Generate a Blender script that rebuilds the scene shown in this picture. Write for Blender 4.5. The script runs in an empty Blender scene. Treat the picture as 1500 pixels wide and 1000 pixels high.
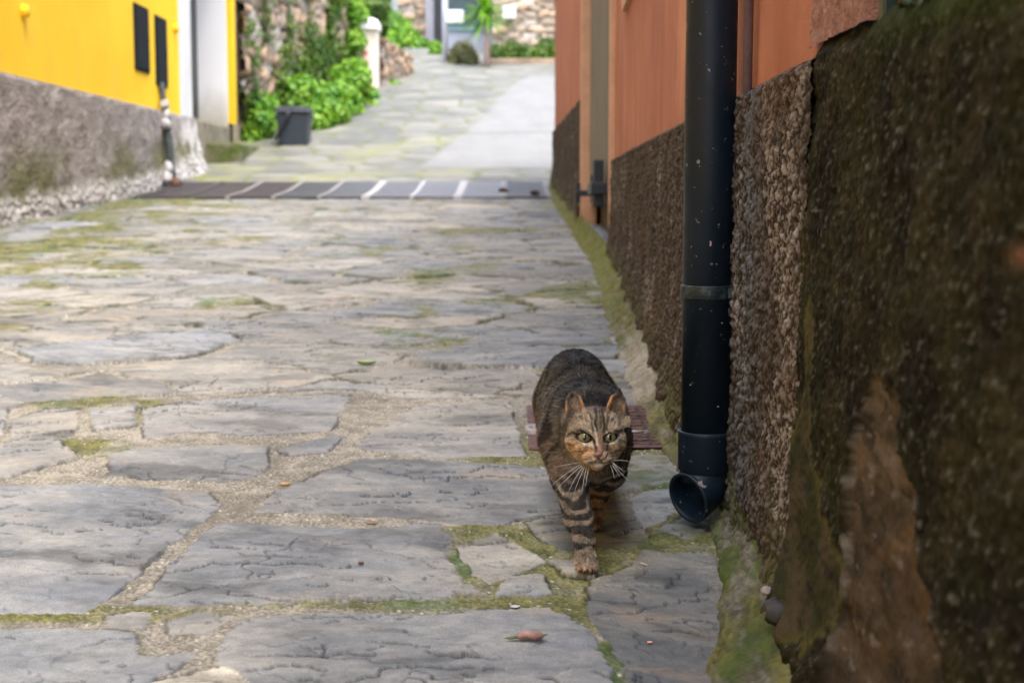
import bpy, math, random
import numpy as np
from mathutils import Vector, Matrix

random.seed(7)
RNG = np.random.default_rng(11)
scene = bpy.context.scene
COL = scene.collection
PI = math.pi

# ------------------------------------------------------------------ camera geometry
FPX = 2083.0            # focal length in pixels of a 1500 px wide picture (50 mm lens)
CAMZ = 0.70
PITCH = math.atan(215.0 / FPX)
CP, SP = math.cos(PITCH), math.sin(PITCH)
PROF_Y = np.array([-40, 0.0, 12.2, 13.5, 15.0, 16.5, 21.0, 25.5, 31.0, 45.0, 200.0])
PROF_Z = np.array([-3.0, 0.0, 0.70, 0.83, 1.02, 1.27, 2.25, 2.96, 3.93, 5.6, 16.0])


def zg(y):
    return np.interp(y, PROF_Y, PROF_Z)


def ray(px, py):
    xc = (px - 750.0) / FPX
    yc = (500.0 - py) / FPX
    return (xc, CP + yc * SP, yc * CP - SP)


def at_depth(px, py, d):
    r = ray(px, py)
    k = d / r[1]
    return (r[0] * k, d, CAMZ + r[2] * k)


def on_ground(px, py):
    r = ray(px, py)
    lo, hi = 0.3, 60.0
    for _ in range(60):
        m = 0.5 * (lo + hi)
        if CAMZ + r[2] / r[1] * m > float(zg(m)):
            lo = m
        else:
            hi = m
    return (r[0] / r[1] * lo, lo)


def smooth(a, b, x):
    t = np.clip((x - a) / (b - a), 0, 1)
    return t * t * (3 - 2 * t)


# ------------------------------------------------------------------ noise
def hsh(ix, iy, seed=0, iz=0):
    h = (ix.astype(np.int64) * 374761393 + iy.astype(np.int64) * 668265263
         + np.asarray(iz, dtype=np.int64) * 2147483629 + seed * 1442695041) & 0xffffffff
    h = (h ^ (h >> 13)) * 1274126177 & 0xffffffff
    h = (h ^ (h >> 16)) * 2246822519 & 0xffffffff
    h = h ^ (h >> 15)
    return h / 4294967296.0


def pn(x, y, seed=0):
    ix, iy = np.floor(x), np.floor(y)
    fx, fy = x - ix, y - iy
    u = fx * fx * fx * (fx * (fx * 6 - 15) + 10)
    v = fy * fy * fy * (fy * (fy * 6 - 15) + 10)
    out = []
    for dx, dy in ((0, 0), (1, 0), (0, 1), (1, 1)):
        a = hsh(ix + dx, iy + dy, seed) * 2 * PI
        out.append(np.cos(a) * (fx - dx) + np.sin(a) * (fy - dy))
    return 1.5 * ((out[0] * (1 - u) + out[1] * u) * (1 - v) + (out[2] * (1 - u) + out[3] * u) * v)


def fbm(x, y, seed=0, octv=4, gain=0.5):
    s, a, t = 0, 1.0, 0
    for o in range(octv):
        s = s + a * pn(x * 2 ** o + 13.7 * o, y * 2 ** o - 7.1 * o, seed + o)
        t += a
        a *= gain
    return s / t * 1.3


def vn3(x, y, z, seed=0):
    ix, iy, iz = np.floor(x), np.floor(y), np.floor(z)
    fx, fy, fz = x - ix, y - iy, z - iz
    fx = fx * fx * (3 - 2 * fx); fy = fy * fy * (3 - 2 * fy); fz = fz * fz * (3 - 2 * fz)
    r = 0
    for a in (0, 1):
        for b in (0, 1):
            for c in (0, 1):
                w = (fx if a else 1 - fx) * (fy if b else 1 - fy) * (fz if c else 1 - fz)
                r = r + w * hsh(ix + a, iy + b, seed, iz + c)
    return r * 2 - 1


def voro(x, y, seed=0, jit=0.85):
    """nearest cell: distance, distance to the border with the second, id in 0..1, centre"""
    ix, iy = np.floor(x), np.floor(y)
    f1 = np.full(x.shape, 1e9); f2 = f1.copy()
    c1x = np.zeros(x.shape); c1y = c1x.copy(); c2x = c1x.copy(); c2y = c1x.copy(); idd = c1x.copy()
    for dx in (-1, 0, 1):
        for dy in (-1, 0, 1):
            jx, jy = ix + dx, iy + dy
            cx = jx + 0.5 + jit * (hsh(jx, jy, seed) - 0.5)
            cy = jy + 0.5 + jit * (hsh(jx, jy, seed + 71) - 0.5)
            d = (cx - x) ** 2 + (cy - y) ** 2
            n = d < f1
            m = (~n) & (d < f2)
            f2 = np.where(n, f1, np.where(m, d, f2))
            c2x = np.where(n, c1x, np.where(m, cx, c2x)); c2y = np.where(n, c1y, np.where(m, cy, c2y))
            f1 = np.where(n, d, f1)
            c1x = np.where(n, cx, c1x); c1y = np.where(n, cy, c1y)
            idd = np.where(n, hsh(jx, jy, seed + 5), idd)
    sep = np.sqrt((c1x - c2x) ** 2 + (c1y - c2y) ** 2) + 1e-6
    return np.sqrt(f1), (f2 - f1) / (2 * sep), idd, c1x, c1y


def mixc(a, b, t):
    t = np.asarray(t)[..., None]
    return np.asarray(a) * (1 - t) + np.asarray(b) * t


# ------------------------------------------------------------------ mesh helpers
def fast_mesh(name, v, f, col=None, smoothed=True):
    v = np.asarray(v, dtype=np.float32); f = np.asarray(f, dtype=np.int32)
    me = bpy.data.meshes.new(name)
    me.vertices.add(len(v)); me.vertices.foreach_set('co', v.ravel())
    k = f.shape[1]
    me.loops.add(f.size); me.loops.foreach_set('vertex_index', f.ravel())
    me.polygons.add(len(f))
    me.polygons.foreach_set('loop_start', np.arange(len(f), dtype=np.int32) * k)
    me.polygons.foreach_set('loop_total', np.full(len(f), k, dtype=np.int32))
    me.polygons.foreach_set('use_smooth', np.full(len(f), smoothed, dtype=bool))
    me.update(calc_edges=True); me.validate()
    if col is not None:
        c = np.ones((len(v), 4), dtype=np.float32); c[:, :3] = np.asarray(col).reshape(-1, 3)
        a = me.color_attributes.new('Col', 'FLOAT_COLOR', 'POINT')
        a.data.foreach_set('color', c.ravel())
    return me


def grid_faces(nu, nv, flip=False):
    i = np.arange(nu * nv).reshape(nu, nv)
    q = [i[:-1, :-1], i[1:, :-1], i[1:, 1:], i[:-1, 1:]]
    if flip:
        q = q[::-1]
    return np.stack([a.ravel() for a in q], 1)


def put(name, me, mat=None, parent=None, label=None, cat=None, group=None, kind=None):
    o = bpy.data.objects.new(name, me)
    COL.objects.link(o)
    if mat is not None:
        me.materials.append(mat)
    if parent is not None:
        o.parent = parent
        o.matrix_parent_inverse = parent.matrix_world.inverted() if False else Matrix.Translation(-parent.location)
    if label: o['label'] = label
    if cat: o['category'] = cat
    if group: o['group'] = group
    if kind: o['kind'] = kind
    return o


def thing(name, label, cat, loc, group=None):
    o = bpy.data.objects.new(name, None); COL.objects.link(o)
    o.location = loc
    o.empty_display_size = 0.1
    o['label'] = label; o['category'] = cat
    if group: o['group'] = group
    return o


class MB:
    """collects simple solids; world coordinates"""
    def __init__(s):
        s.v = []; s.f = []

    def quadset(s, vs, fs):
        b = len(s.v); s.v += [tuple(p) for p in vs]; s.f += [tuple(i + b for i in f) for f in fs]
        return s

    def box(s, a, b, taper=0.0, rot=None, c=None):
        x0, y0, z0 = a; x1, y1, z1 = b
        tx, ty = (x1 - x0) * taper / 2, (y1 - y0) * taper / 2
        vs = [(x0 + tx, y0 + ty, z0), (x1 - tx, y0 + ty, z0), (x1 - tx, y1 - ty, z0), (x0 + tx, y1 - ty, z0),
              (x0, y0, z1), (x1, y0, z1), (x1, y1, z1), (x0, y1, z1)]
        if rot is not None:
            c = Vector(c or ((x0 + x1) / 2, (y0 + y1) / 2, (z0 + z1) / 2))
            vs = [tuple(rot @ (Vector(p) - c) + c) for p in vs]
        return s.quadset(vs, [(0, 3, 2, 1), (4, 5, 6, 7), (0, 1, 5, 4), (1, 2, 6, 5), (2, 3, 7, 6), (3, 0, 4, 7)])

    def tube(s, pts, rad, seg=16, caps=True, flat=1.0):
        pts = [Vector(p) for p in pts]
        if not hasattr(rad, '__len__'): rad = [rad] * len(pts)
        rings = []
        up = None
        for i, p in enumerate(pts):
            t = (pts[min(i + 1, len(pts) - 1)] - pts[max(i - 1, 0)]).normalized()
            if up is None:
                up = Vector((0, 0, 1)) if abs(t.z) < 0.9 else Vector((1, 0, 0))
            a = t.cross(up).normalized(); b = a.cross(t).normalized(); up = b
            rings.append([p + (a * math.cos(2 * PI * k / seg) + b * math.sin(2 * PI * k / seg) * flat) * rad[i] for k in range(seg)])
        vs = [q for r in rings for q in r]; fs = []
        for i in range(len(pts) - 1):
            for k in range(seg):
                k2 = (k + 1) % seg
                fs.append((i * seg + k, (i + 1) * seg + k, (i + 1) * seg + k2, i * seg + k2))
        if caps:
            fs.append(tuple(range(seg))); fs.append(tuple(reversed(range((len(pts) - 1) * seg, len(pts) * seg))))
        return s.quadset(vs, fs)

    def ell(s, c, r, seg=14, rings=9, noise=0.0, seed=0):
        rnd = random.Random(seed); vs = []; fs = []
        for i in range(rings + 1):
            th = PI * i / rings
            for k in range(seg):
                ph = 2 * PI * k / seg; q = 1 + noise * (rnd.random() - .5)
                vs.append((c[0] + r[0] * q * math.sin(th) * math.cos(ph), c[1] + r[1] * q * math.sin(th) * math.sin(ph), c[2] + r[2] * q * math.cos(th)))
        for i in range(rings):
            for k in range(seg):
                k2 = (k + 1) % seg
                fs.append((i * seg + k, (i + 1) * seg + k, (i + 1) * seg + k2, i * seg + k2))
        return s.quadset(vs, fs)

    def build(s, name, mat, parent=None, bevel=0.0, smoothed=False, **kw):
        me = bpy.data.meshes.new(name)
        me.from_pydata(s.v, [], s.f); me.update()
        if smoothed:
            me.polygons.foreach_set('use_smooth', [True] * len(me.polygons))
        o = put(name, me, mat, parent, **kw)
        if bevel:
            m = o.modifiers.new('bevel', 'BEVEL'); m.width = bevel; m.segments = 2; m.limit_method = 'ANGLE'
        return o


# ------------------------------------------------------------------ materials
class MT:
    def __init__(s, name, rough=0.8, spec=0.4, metal=0.0):
        s.m = bpy.data.materials.new(name); s.m.use_nodes = True
        s.nt = s.m.node_tree; s.b = s.nt.nodes['Principled BSDF']
        s.b.inputs['Roughness'].default_value = rough
        s.b.inputs['Specular IOR Level'].default_value = spec
        s.b.inputs['Metallic'].default_value = metal
        s.tc = s.nt.nodes.new('ShaderNodeTexCoord')

    def link(s, a, b): s.nt.links.new(a, b)

    def setin(s, sock, v):
        if isinstance(v, bpy.types.NodeSocket): s.link(v, sock)
        elif isinstance(v, (tuple, list)) and len(v) == 3 and sock.type == 'RGBA': sock.default_value = (*v, 1)
        else: sock.default_value = v

    def noise(s, scale, detail=4, rough=0.6, stretch=None, dist=0.0):
        n = s.nt.nodes.new('ShaderNodeTexNoise'); co = s.tc.outputs['Object']
        if stretch:
            mp = s.nt.nodes.new('ShaderNodeMapping'); mp.inputs['Scale'].default_value = stretch
            s.link(co, mp.inputs['Vector']); co = mp.outputs['Vector']
        s.link(co, n.inputs['Vector'])
        n.inputs['Scale'].default_value = scale; n.inputs['Detail'].default_value = detail
        n.inputs['Roughness'].default_value = rough; n.inputs['Distortion'].default_value = dist
        return n.outputs['Fac']

    def vor(s, scale, feature='F1', stretch=None):
        n = s.nt.nodes.new('ShaderNodeTexVoronoi'); n.feature = feature; co = s.tc.outputs['Object']
        if stretch:
            mp = s.nt.nodes.new('ShaderNodeMapping'); mp.inputs['Scale'].default_value = stretch
            s.link(co, mp.inputs['Vector']); co = mp.outputs['Vector']
        s.link(co, n.inputs['Vector']); n.inputs['Scale'].default_value = scale
        return n

    def rng(s, v, a, b, c=0.0, d=1.0):
        n = s.nt.nodes.new('ShaderNodeMapRange'); s.link(v, n.inputs['Value'])
        for k, x in zip(('From Min', 'From Max', 'To Min', 'To Max'), (a, b, c, d)): n.inputs[k].default_value = x
        return n.outputs['Result']

    def mix(s, f, a, b, mode='MIX'):
        n = s.nt.nodes.new('ShaderNodeMix'); n.data_type = 'RGBA'; n.blend_type = mode
        s.setin(n.inputs['Factor'], f); s.setin(n.inputs['A'], a); s.setin(n.inputs['B'], b)
        return n.outputs['Result']

    def math(s, op, a, b=0.0):
        n = s.nt.nodes.new('ShaderNodeMath'); n.operation = op
        s.setin(n.inputs[0], a); s.setin(n.inputs[1], b)
        return n.outputs[0]

    def attr(s, name='Col'):
        n = s.nt.nodes.new('ShaderNodeAttribute'); n.attribute_name = name
        return n.outputs['Color']

    def color(s, v): s.setin(s.b.inputs['Base Color'], v); return s

    def bump(s, h, strength=0.3, dist=0.002):
        n = s.nt.nodes.new('ShaderNodeBump'); n.inputs['Strength'].default_value = strength
        n.inputs['Distance'].default_value = dist; s.link(h, n.inputs['Height'])
        s.link(n.outputs['Normal'], s.b.inputs['Normal']); return s


def simple(name, c, rough=0.7, var=0.15, scale=20, bump=0.0, bdist=0.002, spec=0.4, metal=0, stretch=None):
    t = MT(name, rough, spec, metal)
    n = t.noise(scale, 5, 0.6, stretch)
    t.color(t.mix(t.rng(n, 0.3, 0.7), tuple(x * (1 - var) for x in c), tuple(min(1, x * (1 + var)) for x in c)))
    if bump: t.bump(t.noise(scale * 6, 4, 0.6, stretch), bump, bdist)
    return t.m


def leafmat(name, c, c2, scale=9):
    t = MT(name, 0.45, 0.4)
    n = t.noise(scale, 3); col = t.mix(t.rng(n, 0.35, 0.65), c, c2)
    t.color(col)
    tr = t.nt.nodes.new('ShaderNodeBsdfTranslucent'); t.setin(tr.inputs['Color'], col)
    mx = t.nt.nodes.new('ShaderNodeMixShader'); mx.inputs[0].default_value = 0.35
    t.link(t.b.outputs[0], mx.inputs[1]); t.link(tr.outputs[0], mx.inputs[2])
    t.link(mx.outputs[0], t.nt.nodes['Material Output'].inputs['Surface'])
    return t.m


def leaf_cloud(pts, dirs, size, n_per=1, rnd=None, droop=0.3):
    """folded five-sided leaves; returns verts, faces arrays"""
    rnd = rnd or RNG
    pts = np.repeat(np.asarray(pts), n_per, 0); dirs = np.repeat(np.asarray(dirs), n_per, 0)
    n = len(pts)
    nrm = dirs + rnd.normal(0, 0.45, (n, 3)); nrm /= np.linalg.norm(nrm, axis=1)[:, None]
    t = rnd.normal(0, 1, (n, 3)); t[:, 2] -= droop
    t -= (t * nrm).sum(1)[:, None] * nrm; t /= np.linalg.norm(t, axis=1)[:, None]
    b = np.cross(nrm, t)
    L = size * rnd.uniform(0.6, 1.3, n)[:, None]; W = L * rnd.uniform(0.35, 0.5, n)[:, None]
    z = np.zeros((n, 1))
    v = np.stack([pts, pts + t * L * .35 + b * W + nrm * L * .1, pts + t * L - nrm * L * 0.12, pts + t * L * .35 - b * W + nrm * L * .1,
                  pts + t * L * .45], 1)
    base = np.arange(n)[:, None] * 5
    f = np.concatenate([base + np.array([[0, 1, 4]]), base + np.array([[1, 2, 4]]), base + np.array([[2, 3, 4]]), base + np.array([[3, 0, 4]])], 0)
    return v.reshape(-1, 3), f
# ------------------------------------------------------------------ world, sun, camera, render look
world = bpy.data.worlds.new("World"); scene.world = world; world.use_nodes = True
wn = world.node_tree
bg = wn.nodes['Background']
sky = wn.nodes.new('ShaderNodeTexSky'); sky.sky_type = 'NISHITA'; sky.sun_disc = False
SUN_EL, SUN_AZ = 68.0, 160.0     # degrees; azimuth measured from +Y towards +X
sky.sun_elevation = math.radians(SUN_EL); sky.sun_rotation = math.radians(SUN_AZ)
sky.air_density = 1.0; sky.dust_density = 3.0; sky.ozone_density = 1.0
hs = wn.nodes.new('ShaderNodeHueSaturation'); hs.inputs['Saturation'].default_value = 0.75
wn.links.new(sky.outputs[0], hs.inputs['Color']); wn.links.new(hs.outputs[0], bg.inputs['Color'])
bg.inputs['Strength'].default_value = 0.15
sd = bpy.data.lights.new('sun', 'SUN'); sd.energy = 0.8; sd.angle = math.radians(30); sd.color = (1.0, 0.98, 0.95)
so = bpy.data.objects.new('sun', sd); COL.objects.link(so)
e, a = math.radians(SUN_EL), math.radians(SUN_AZ)
to_sun = Vector((math.sin(a) * math.cos(e), math.cos(a) * math.cos(e), math.sin(e)))
so.rotation_euler = to_sun.to_track_quat('Z', 'Y').to_euler(); so.location = (0, 10, 20)

cd = bpy.data.cameras.new('camera'); cd.sensor_width = 36; cd.lens = FPX / 1500 * 36
cam = bpy.data.objects.new('camera', cd); COL.objects.link(cam); scene.camera = cam
cam.location = (0, 0, CAMZ); cam.rotation_euler = (PI / 2 - PITCH, 0, 0)
cd.clip_start = 0.02; cd.clip_end = 1000
cd.dof.use_dof = True; cd.dof.focus_distance = 2.22; cd.dof.aperture_fstop = 6.0
vs_ = scene.view_settings
vs_.view_transform = 'Standard'; vs_.look = 'None'; vs_.exposure = 2.3; vs_.gamma = 1
# ------------------------------------------------------------------ the paved alley (near)
def poly_in(x, y, poly):
    """signed distance, positive inside"""
    P = np.array(poly); d = np.full(x.shape, 1e9); inside = np.zeros(x.shape, bool)
    for i in range(len(P)):
        a = P[i]; b = P[(i + 1) % len(P)]
        e = b - a; wx = x - a[0]; wy = y - a[1]
        t = np.clip((wx * e[0] + wy * e[1]) / (e @ e), 0, 1)
        d = np.minimum(d, (wx - e[0] * t) ** 2 + (wy - e[1] * t) ** 2)
        c = (a[1] > y) != (b[1] > y)
        with np.errstate(divide='ignore', invalid='ignore'):
            inside ^= c & (x < (b[0] - a[0]) * (y - a[1]) / (b[1] - a[1] + 1e-12) + a[0])
    return np.where(inside, 1, -1) * np.sqrt(d)


SLABS = [  # outlines of the large near slabs; tone: warm 0..1, brightness, moss on it
    ([(-260, 708), (0, 713), (150, 712), (306, 722), (318, 742), (245, 802), (165, 868), (115, 900), (0, 896), (-260, 890)], .15, 1.0, 0),
    ([(322, 772), (480, 779), (580, 776), (640, 770), (662, 790), (643, 815), (692, 872), (600, 880), (480, 880), (380, 888), (203, 887), (262, 820)], .1, .95, 0),
    ([(352, 912), (480, 904), (600, 905), (808, 893), (850, 922), (872, 958), (892, 1000), (900, 1090), (300, 1090), (328, 1000), (330, 955)], .25, 1.0, 0),
    ([(-260, 920), (110, 926), (192, 928), (198, 962), (285, 962), (215, 998), (190, 1090), (-300, 1090)], .1, .95, 0),
    ([(252, 908), (288, 897), (336, 905), (300, 930), (252, 925)], .5, .95, 0),
    ([(160, 905), (214, 899), (210, 919), (168, 921)], .5, .9, 0),
    ([(222, 1002), (300, 984), (375, 978), (432, 1006), (440, 1090), (200, 1090)], 1.0, 1.45, 0),
    ([(478, 690), (540, 672), (700, 680), (800, 688), (822, 702), (834, 745), (722, 772), (652, 764), (560, 758), (455, 750), (380, 752), (398, 728)], .35, .95, 0),
    ([(165, 667), (200, 660), (390, 655), (388, 690), (368, 704), (160, 700)], .4, .95, 0),
    ([(-200, 660), (0, 656), (80, 645), (112, 672), (0, 703), (-200, 705)], .5, 1.0, 0),
    ([(20, 615), (70, 598), (112, 599), (105, 640), (20, 646)], .8, 1.0, 0),
    ([(135, 600), (195, 597), (195, 625), (140, 630)], .3, 1.05, 0),
    ([(212, 600), (300, 585), (400, 580), (510, 578), (482, 630), (385, 638), (268, 632), (214, 642)], .3, 1.0, 0),
    ([(405, 655), (500, 640), (480, 664), (425, 668)], .4, .95, 0),
    ([(520, 655), (610, 596), (745, 590), (765, 668), (620, 672), (560, 664)], .75, 1.08, 0),
    ([(665, 803), (725, 783), (796, 823), (712, 858), (698, 838)], .75, 1.15, 0),
    ([(745, 849), (795, 845), (799, 874), (735, 878)], .4, 1.1, 0),
    ([(945, 810), (1030, 815), (1064, 850), (1074, 885), (1085, 930), (1122, 975), (1160, 1090), (960, 1090), (915, 978), (876, 918), (864, 880), (880, 850), (925, 835)], .35, .62, .05),  # brightness lowered to paint in the shade by the right wall
    ([(808, 825), (872, 820), (868, 850), (838, 848)], .9, 1.1, 0),
    ([(925, 736), (945, 722), (1002, 713), (1030, 735), (975, 758), (938, 772)], .2, 1.05, .12),
    ([(775, 768), (868, 742), (918, 735), (948, 785), (930, 803), (822, 808)], .6, .72, .35),
    ([(958, 777), (1006, 756), (1044, 764), (1012, 792)], .3, .8, .25),
    ([(850, 690), (930, 668), (985, 672), (995, 706), (920, 722), (870, 735)], .5, .95, .4),
    ([(-200, 560), (-20, 575), (90, 572), (10, 600), (0, 640), (-200, 650)], .5, 1.0, 0),
]
SLABW = [([on_ground(*p) for p in s[0]], s[1], s[2], s[3]) for s in SLABS]
ZONE = [on_ground(*p) for p in [(-420, 580), (0, 596), (120, 585), (300, 578), (520, 572), (600, 585), (760, 583), (780, 640), (1010, 655), (1100, 760), (1400, 1100), (2200, 2600), (-2500, 2600), (-900, 1000)]]


def paving(x, y):
    """height above the profile and colour of the paving at points x, y"""
    wx = x + .014 * fbm(x * 14, y * 14, 3, 5, .62) + .003 * pn(x * 90, y * 90, 8)
    wy = y + .014 * fbm(x * 14, y * 14, 23, 5, .62) + .003 * pn(x * 90, y * 90, 9)
    # ordinary stones: irregular voronoi cells
    lx = wx + .10 * pn(x * 1.7, y * 1.7, 40) + .05 * fbm(x * 4.5, y * 4.5, 42, 3); ly = wy + .08 * pn(x * 1.7, y * 1.7, 41) + .05 * fbm(x * 4.5, y * 4.5, 43, 3)
    CX, CY = .50, .36
    u = lx / CX + .5 * hsh(np.floor(ly / CY), np.zeros_like(ly), 6); v = ly / CY
    f1, bd, cid, ccx, ccy = voro(lx / CX, ly / CY, 17, 0.9)
    bd = bd * .40
    zone = poly_in(ccx * CX, ccy * CY, ZONE)
    zd = -poly_in(wx, wy, ZONE)
    jw = .006 + .014 * smooth(-.3, .5, fbm(x * 1.3, y * 1.3, 50, 3))
    d = np.minimum(bd - jw, zd - .006)
    sid = cid.copy(); warm = np.clip(.45 + .9 * (cid - .5) + .3 * fbm(x * .7, y * .7, 55, 2), 0, 1)
    bri = .78 + .42 * hsh(np.floor(cid * 9973), np.zeros_like(cid), 3); mo = np.zeros_like(x)
    for k, (pl, w, br, m) in enumerate(SLABW):
        P = np.array(pl); sel = (x > P[:, 0].min() - .05) & (x < P[:, 0].max() + .05) & (y > P[:, 1].min() - .05) & (y < P[:, 1].max() + .05)
        if not sel.any(): continue
        q = poly_in(wx[sel], wy[sel], P) + .006
        dd = d[sel]; better = q > dd; idx = np.flatnonzero(sel.ravel())[better]
        d.ravel()[idx] = q[better]
        good = q[better] > -.006; idx2 = idx[good]
        sid.ravel()[idx2] = (k + 1) * .037; warm.ravel()[idx2] = w; bri.ravel()[idx2] = br; mo.ravel()[idx2] = m
    inside = smooth(-.0012, .0028, d)
    far = smooth(3.4, 6.0, y)
    # slate: cleaved terraces running roughly across the alley
    sx = sid * 57.0; ang = (sid * 31.7 % 1.0 - .5) * .9
    rx = x * np.cos(ang) + y * np.sin(ang); ry = -x * np.sin(ang) + y * np.cos(ang)
    t = fbm(rx * 2.4 + sx, ry * 4.6 - sx, 60, 5, .5)
    amp = (.3 + .7 * hsh(np.floor(sid * 1000), np.ones_like(sid), 8)) * (.35 + .65 * smooth(-.3, .3, fbm(x * 3.1, y * 3.1, 59, 2)))
    q = t * 3.4 + .12 * pn(x * 60, y * 60, 61)
    e_ = .0012
    def qf(xa, ya):
        return fbm((xa * np.cos(ang) + ya * np.sin(ang)) * 2.4 + sx, (-xa * np.sin(ang) + ya * np.cos(ang)) * 4.6 - sx, 60, 5, .5) * 3.4 + .12 * pn(xa * 60, ya * 60, 61)
    gq = np.clip(np.hypot(qf(x + e_, y) - q, qf(x, y + e_) - q) / e_, 2.0, 400)
    fl = np.floor(q); fr = q - fl; dl = (1 - fr) / gq
    terr = fl + smooth(.0030, .0, dl)
    crack = np.exp(-((dl - .0012) / (.0019 + .0045 * smooth(2.8, 5.0, y))) ** 2) * smooth(-.22 + .12 * smooth(3, 5, y), .12 + .12 * smooth(3, 5, y), fbm(rx * 2.3 + 3, ry * 3.2, 64, 2)) * (.55 + .45 * amp)
    # hairline breaks
    f1b, bb, _, _, _ = voro(rx * 2.6 + .35 * fbm(x * 7, y * 7, 66, 3), ry * 5.5 + .35 * fbm(x * 7, y * 7, 67, 3), 68)
    hair = np.exp(-(bb / (.0055 + .010 * smooth(3, 4.5, y))) ** 2) * smooth(-.05, .3, fbm(x * 2.2, y * 3.0, 69, 2))
    tilt = (hsh(np.floor(sid * 7919), np.zeros_like(sid), 12) - .5) * .012
    t2 = fbm(rx * 8 + sx, ry * 13 - sx, 62, 5, .6); q2 = t2 * 2.3; f2_ = q2 - np.floor(q2); terr2 = np.floor(q2) + smooth(.82, 1.0, f2_)
    crack = np.maximum(crack, .38 * np.exp(-((f2_ - .93) / .07) ** 2) * smooth(.05, .5, fbm(rx * 4 + 8, ry * 4, 63, 3)) * amp)
    h = inside * (.0048 + .008 * smooth(3.2, 4.5, y) * hsh(np.floor(sid * 4001), np.zeros_like(sid), 14) + tilt * .5 + .0042 * terr * (.4 + .6 * amp) + .0011 * terr2 * amp + .0022 * fbm(x * 9, y * 16, 70, 4) + .0006 * fbm(rx * 40, ry * 90, 71, 3) - .006 * crack - .005 * hair)
    grit = fbm(x * 160, y * 160, 80, 2)
    h = h + (1 - inside) * (.0035 * fbm(x * 12, y * 12, 81, 3) + .0016 * grit + .002 * smooth(.018, .0, -d))
    gap = np.exp(-((d + .0005) / (.0032 + .009 * smooth(3.0, 6.0, y))) ** 2) * smooth(-.35, .35, fbm(x * 6, y * 6, 83, 3))
    h = h - .004 * gap
    # colours
    n1 = fbm(rx * 4 + sx, ry * 11, 90, 4); n2 = fbm(x * 1.6, y * 1.6, 91, 4); n3 = fbm(rx * 30, ry * 46, 92, 4, .65)
    cool = np.array([.180, .192, .202]); warmc = np.array([.272, .250, .204])
    ww = np.clip(warm * .75 + .32 * n1 + .25 * n2, 0, 1)
    c = mixc(cool, warmc, ww) * (bri * (1 + (.36 - .16 * far) * n1 + .26 * n3 + .22 * fbm(x * 1.1, y * 1.1, 120, 3)))[..., None]
    rust = smooth(.28, .62, fbm(rx * 5 + 9, ry * 12, 93, 4)) * .5
    c = mixc(c, np.array([.40, .29, .19]), rust * (warm * .6 + .25))
    blue = smooth(.25, .7, fbm(rx * 3 + 2, ry * 9, 94, 4)) * .45
    c = mixc(c, np.array([.150, .165, .205]), blue * (1 - warm))
    dkp = smooth(.05, .45, fbm(rx * 3.5 + 4, ry * 6 + 2, 121, 5, .62)) * (.40 - .04 * smooth(3, 4, y)) * inside; c = c * (1 - dkp)[..., None]
    c = c * (1 - .88 * np.clip(crack + .9 * hair, 0, 1))[..., None]  # cracks and breaks darkened, shade along the ledge edges painted in too
    mort = mixc(np.array([.12, .110, .086]), np.array([.31, .285, .235]), smooth(-.7, .8, grit + .6 * fbm(x * 24, y * 24, 95, 3) + .5 * fbm(x * 3, y * 3, 99, 3)))
    # sand and mortar worn over the stones
    sand = smooth(.25, .65, fbm(x * 2.4 + 5, y * 2.6, 96, 4) + .15 * grit) * .65 * smooth(.06, .0, d + 0 * x)
    sand2 = smooth(.1, .55, fbm(x * 1.1 + 8, y * 1.5, 97, 4) + .2 * fbm(x * 9, y * 14, 98, 3)) * .65 * smooth(2.6, 3.4, y)
    c = mixc(c, mort * 1.0, np.clip(sand + sand2 * .35, 0, .8))
    c = mixc(mort, c, inside)
    # moss: in the joints, along the walls, in the traced places
    mm = (smooth(.05, .45, fbm(x * 1.5 + 3, y * 1.5, 100, 4)) * .75) * (1 - inside) * smooth(.05, .3, x + 1.1)
    def blob(px, py, rx_, ry_, s):
        gx, gy = on_ground(px, py)
        return s * np.exp(-(((x - gx) / rx_) ** 2 + ((y - gy) / ry_) ** 2))
    joint = 1 - inside * .93
    mb = blob(740, 830, .11, .13, 1.3) + blob(840, 850, .10, .09, 1.3) + blob(900, 770, .12, .14, 1.2) + blob(700, 780, .08, .05, 1.1) \
        + blob(880, 900, .07, .07, 1.1) + blob(925, 975, .07, .08, 1.4) + blob(990, 800, .10, .06, 1.2) + blob(960, 680, .12, .12, 1.1) \
        + blob(640, 888, .18, .03, .45) + blob(115, 655, .08, .10, 1.2) + blob(240, 665, .10, .1, .5) + blob(30, 590, .2, .05, .8) \
        + blob(60, 900, .22, .03, .8) + blob(520, 888, .30, .03, .35) + blob(120, 900, .1, .03, .8) + blob(1010, 745, .07, .08, .7)
    mm = mm + mb * joint
    wallm = smooth(-1.2, -2.9, x + .25 * fbm(x * 2, y * 1.2, 101, 3)) * smooth(-.25, .35, fbm(x * 3.0, y * 2.2, 102, 4)) * 1.5 * (1 - .35 * inside)
    midm = smooth(.15, .5, fbm(x * 1.9, y * 1.6, 103, 4) + .25 * fbm(x * 9, y * 12, 122, 3)) * smooth(3.0, 4.2, y) * (1 - .62 * inside) * 1.7
    mm = mm + blob(40, 365, .55, .45, 1.5) * (.4 + .6 * joint) + blob(190, 292, .50, .9, 1.5) + blob(100, 390, .5, .2, .9) * joint + blob(560, 372, .12, .10, 1.2) * joint + blob(630, 405, .10, .12, 1.2) * joint + blob(745, 375, .10, .25, 1.1) * joint + blob(470, 418, .25, .06, .9) * joint + blob(450, 720, .2, .05, .0)
    wallr = smooth(.10, .34, x) * smooth(-.2, .3, fbm(x * 5, y * 3, 104, 3)) * (1 - .75 * inside)
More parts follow.
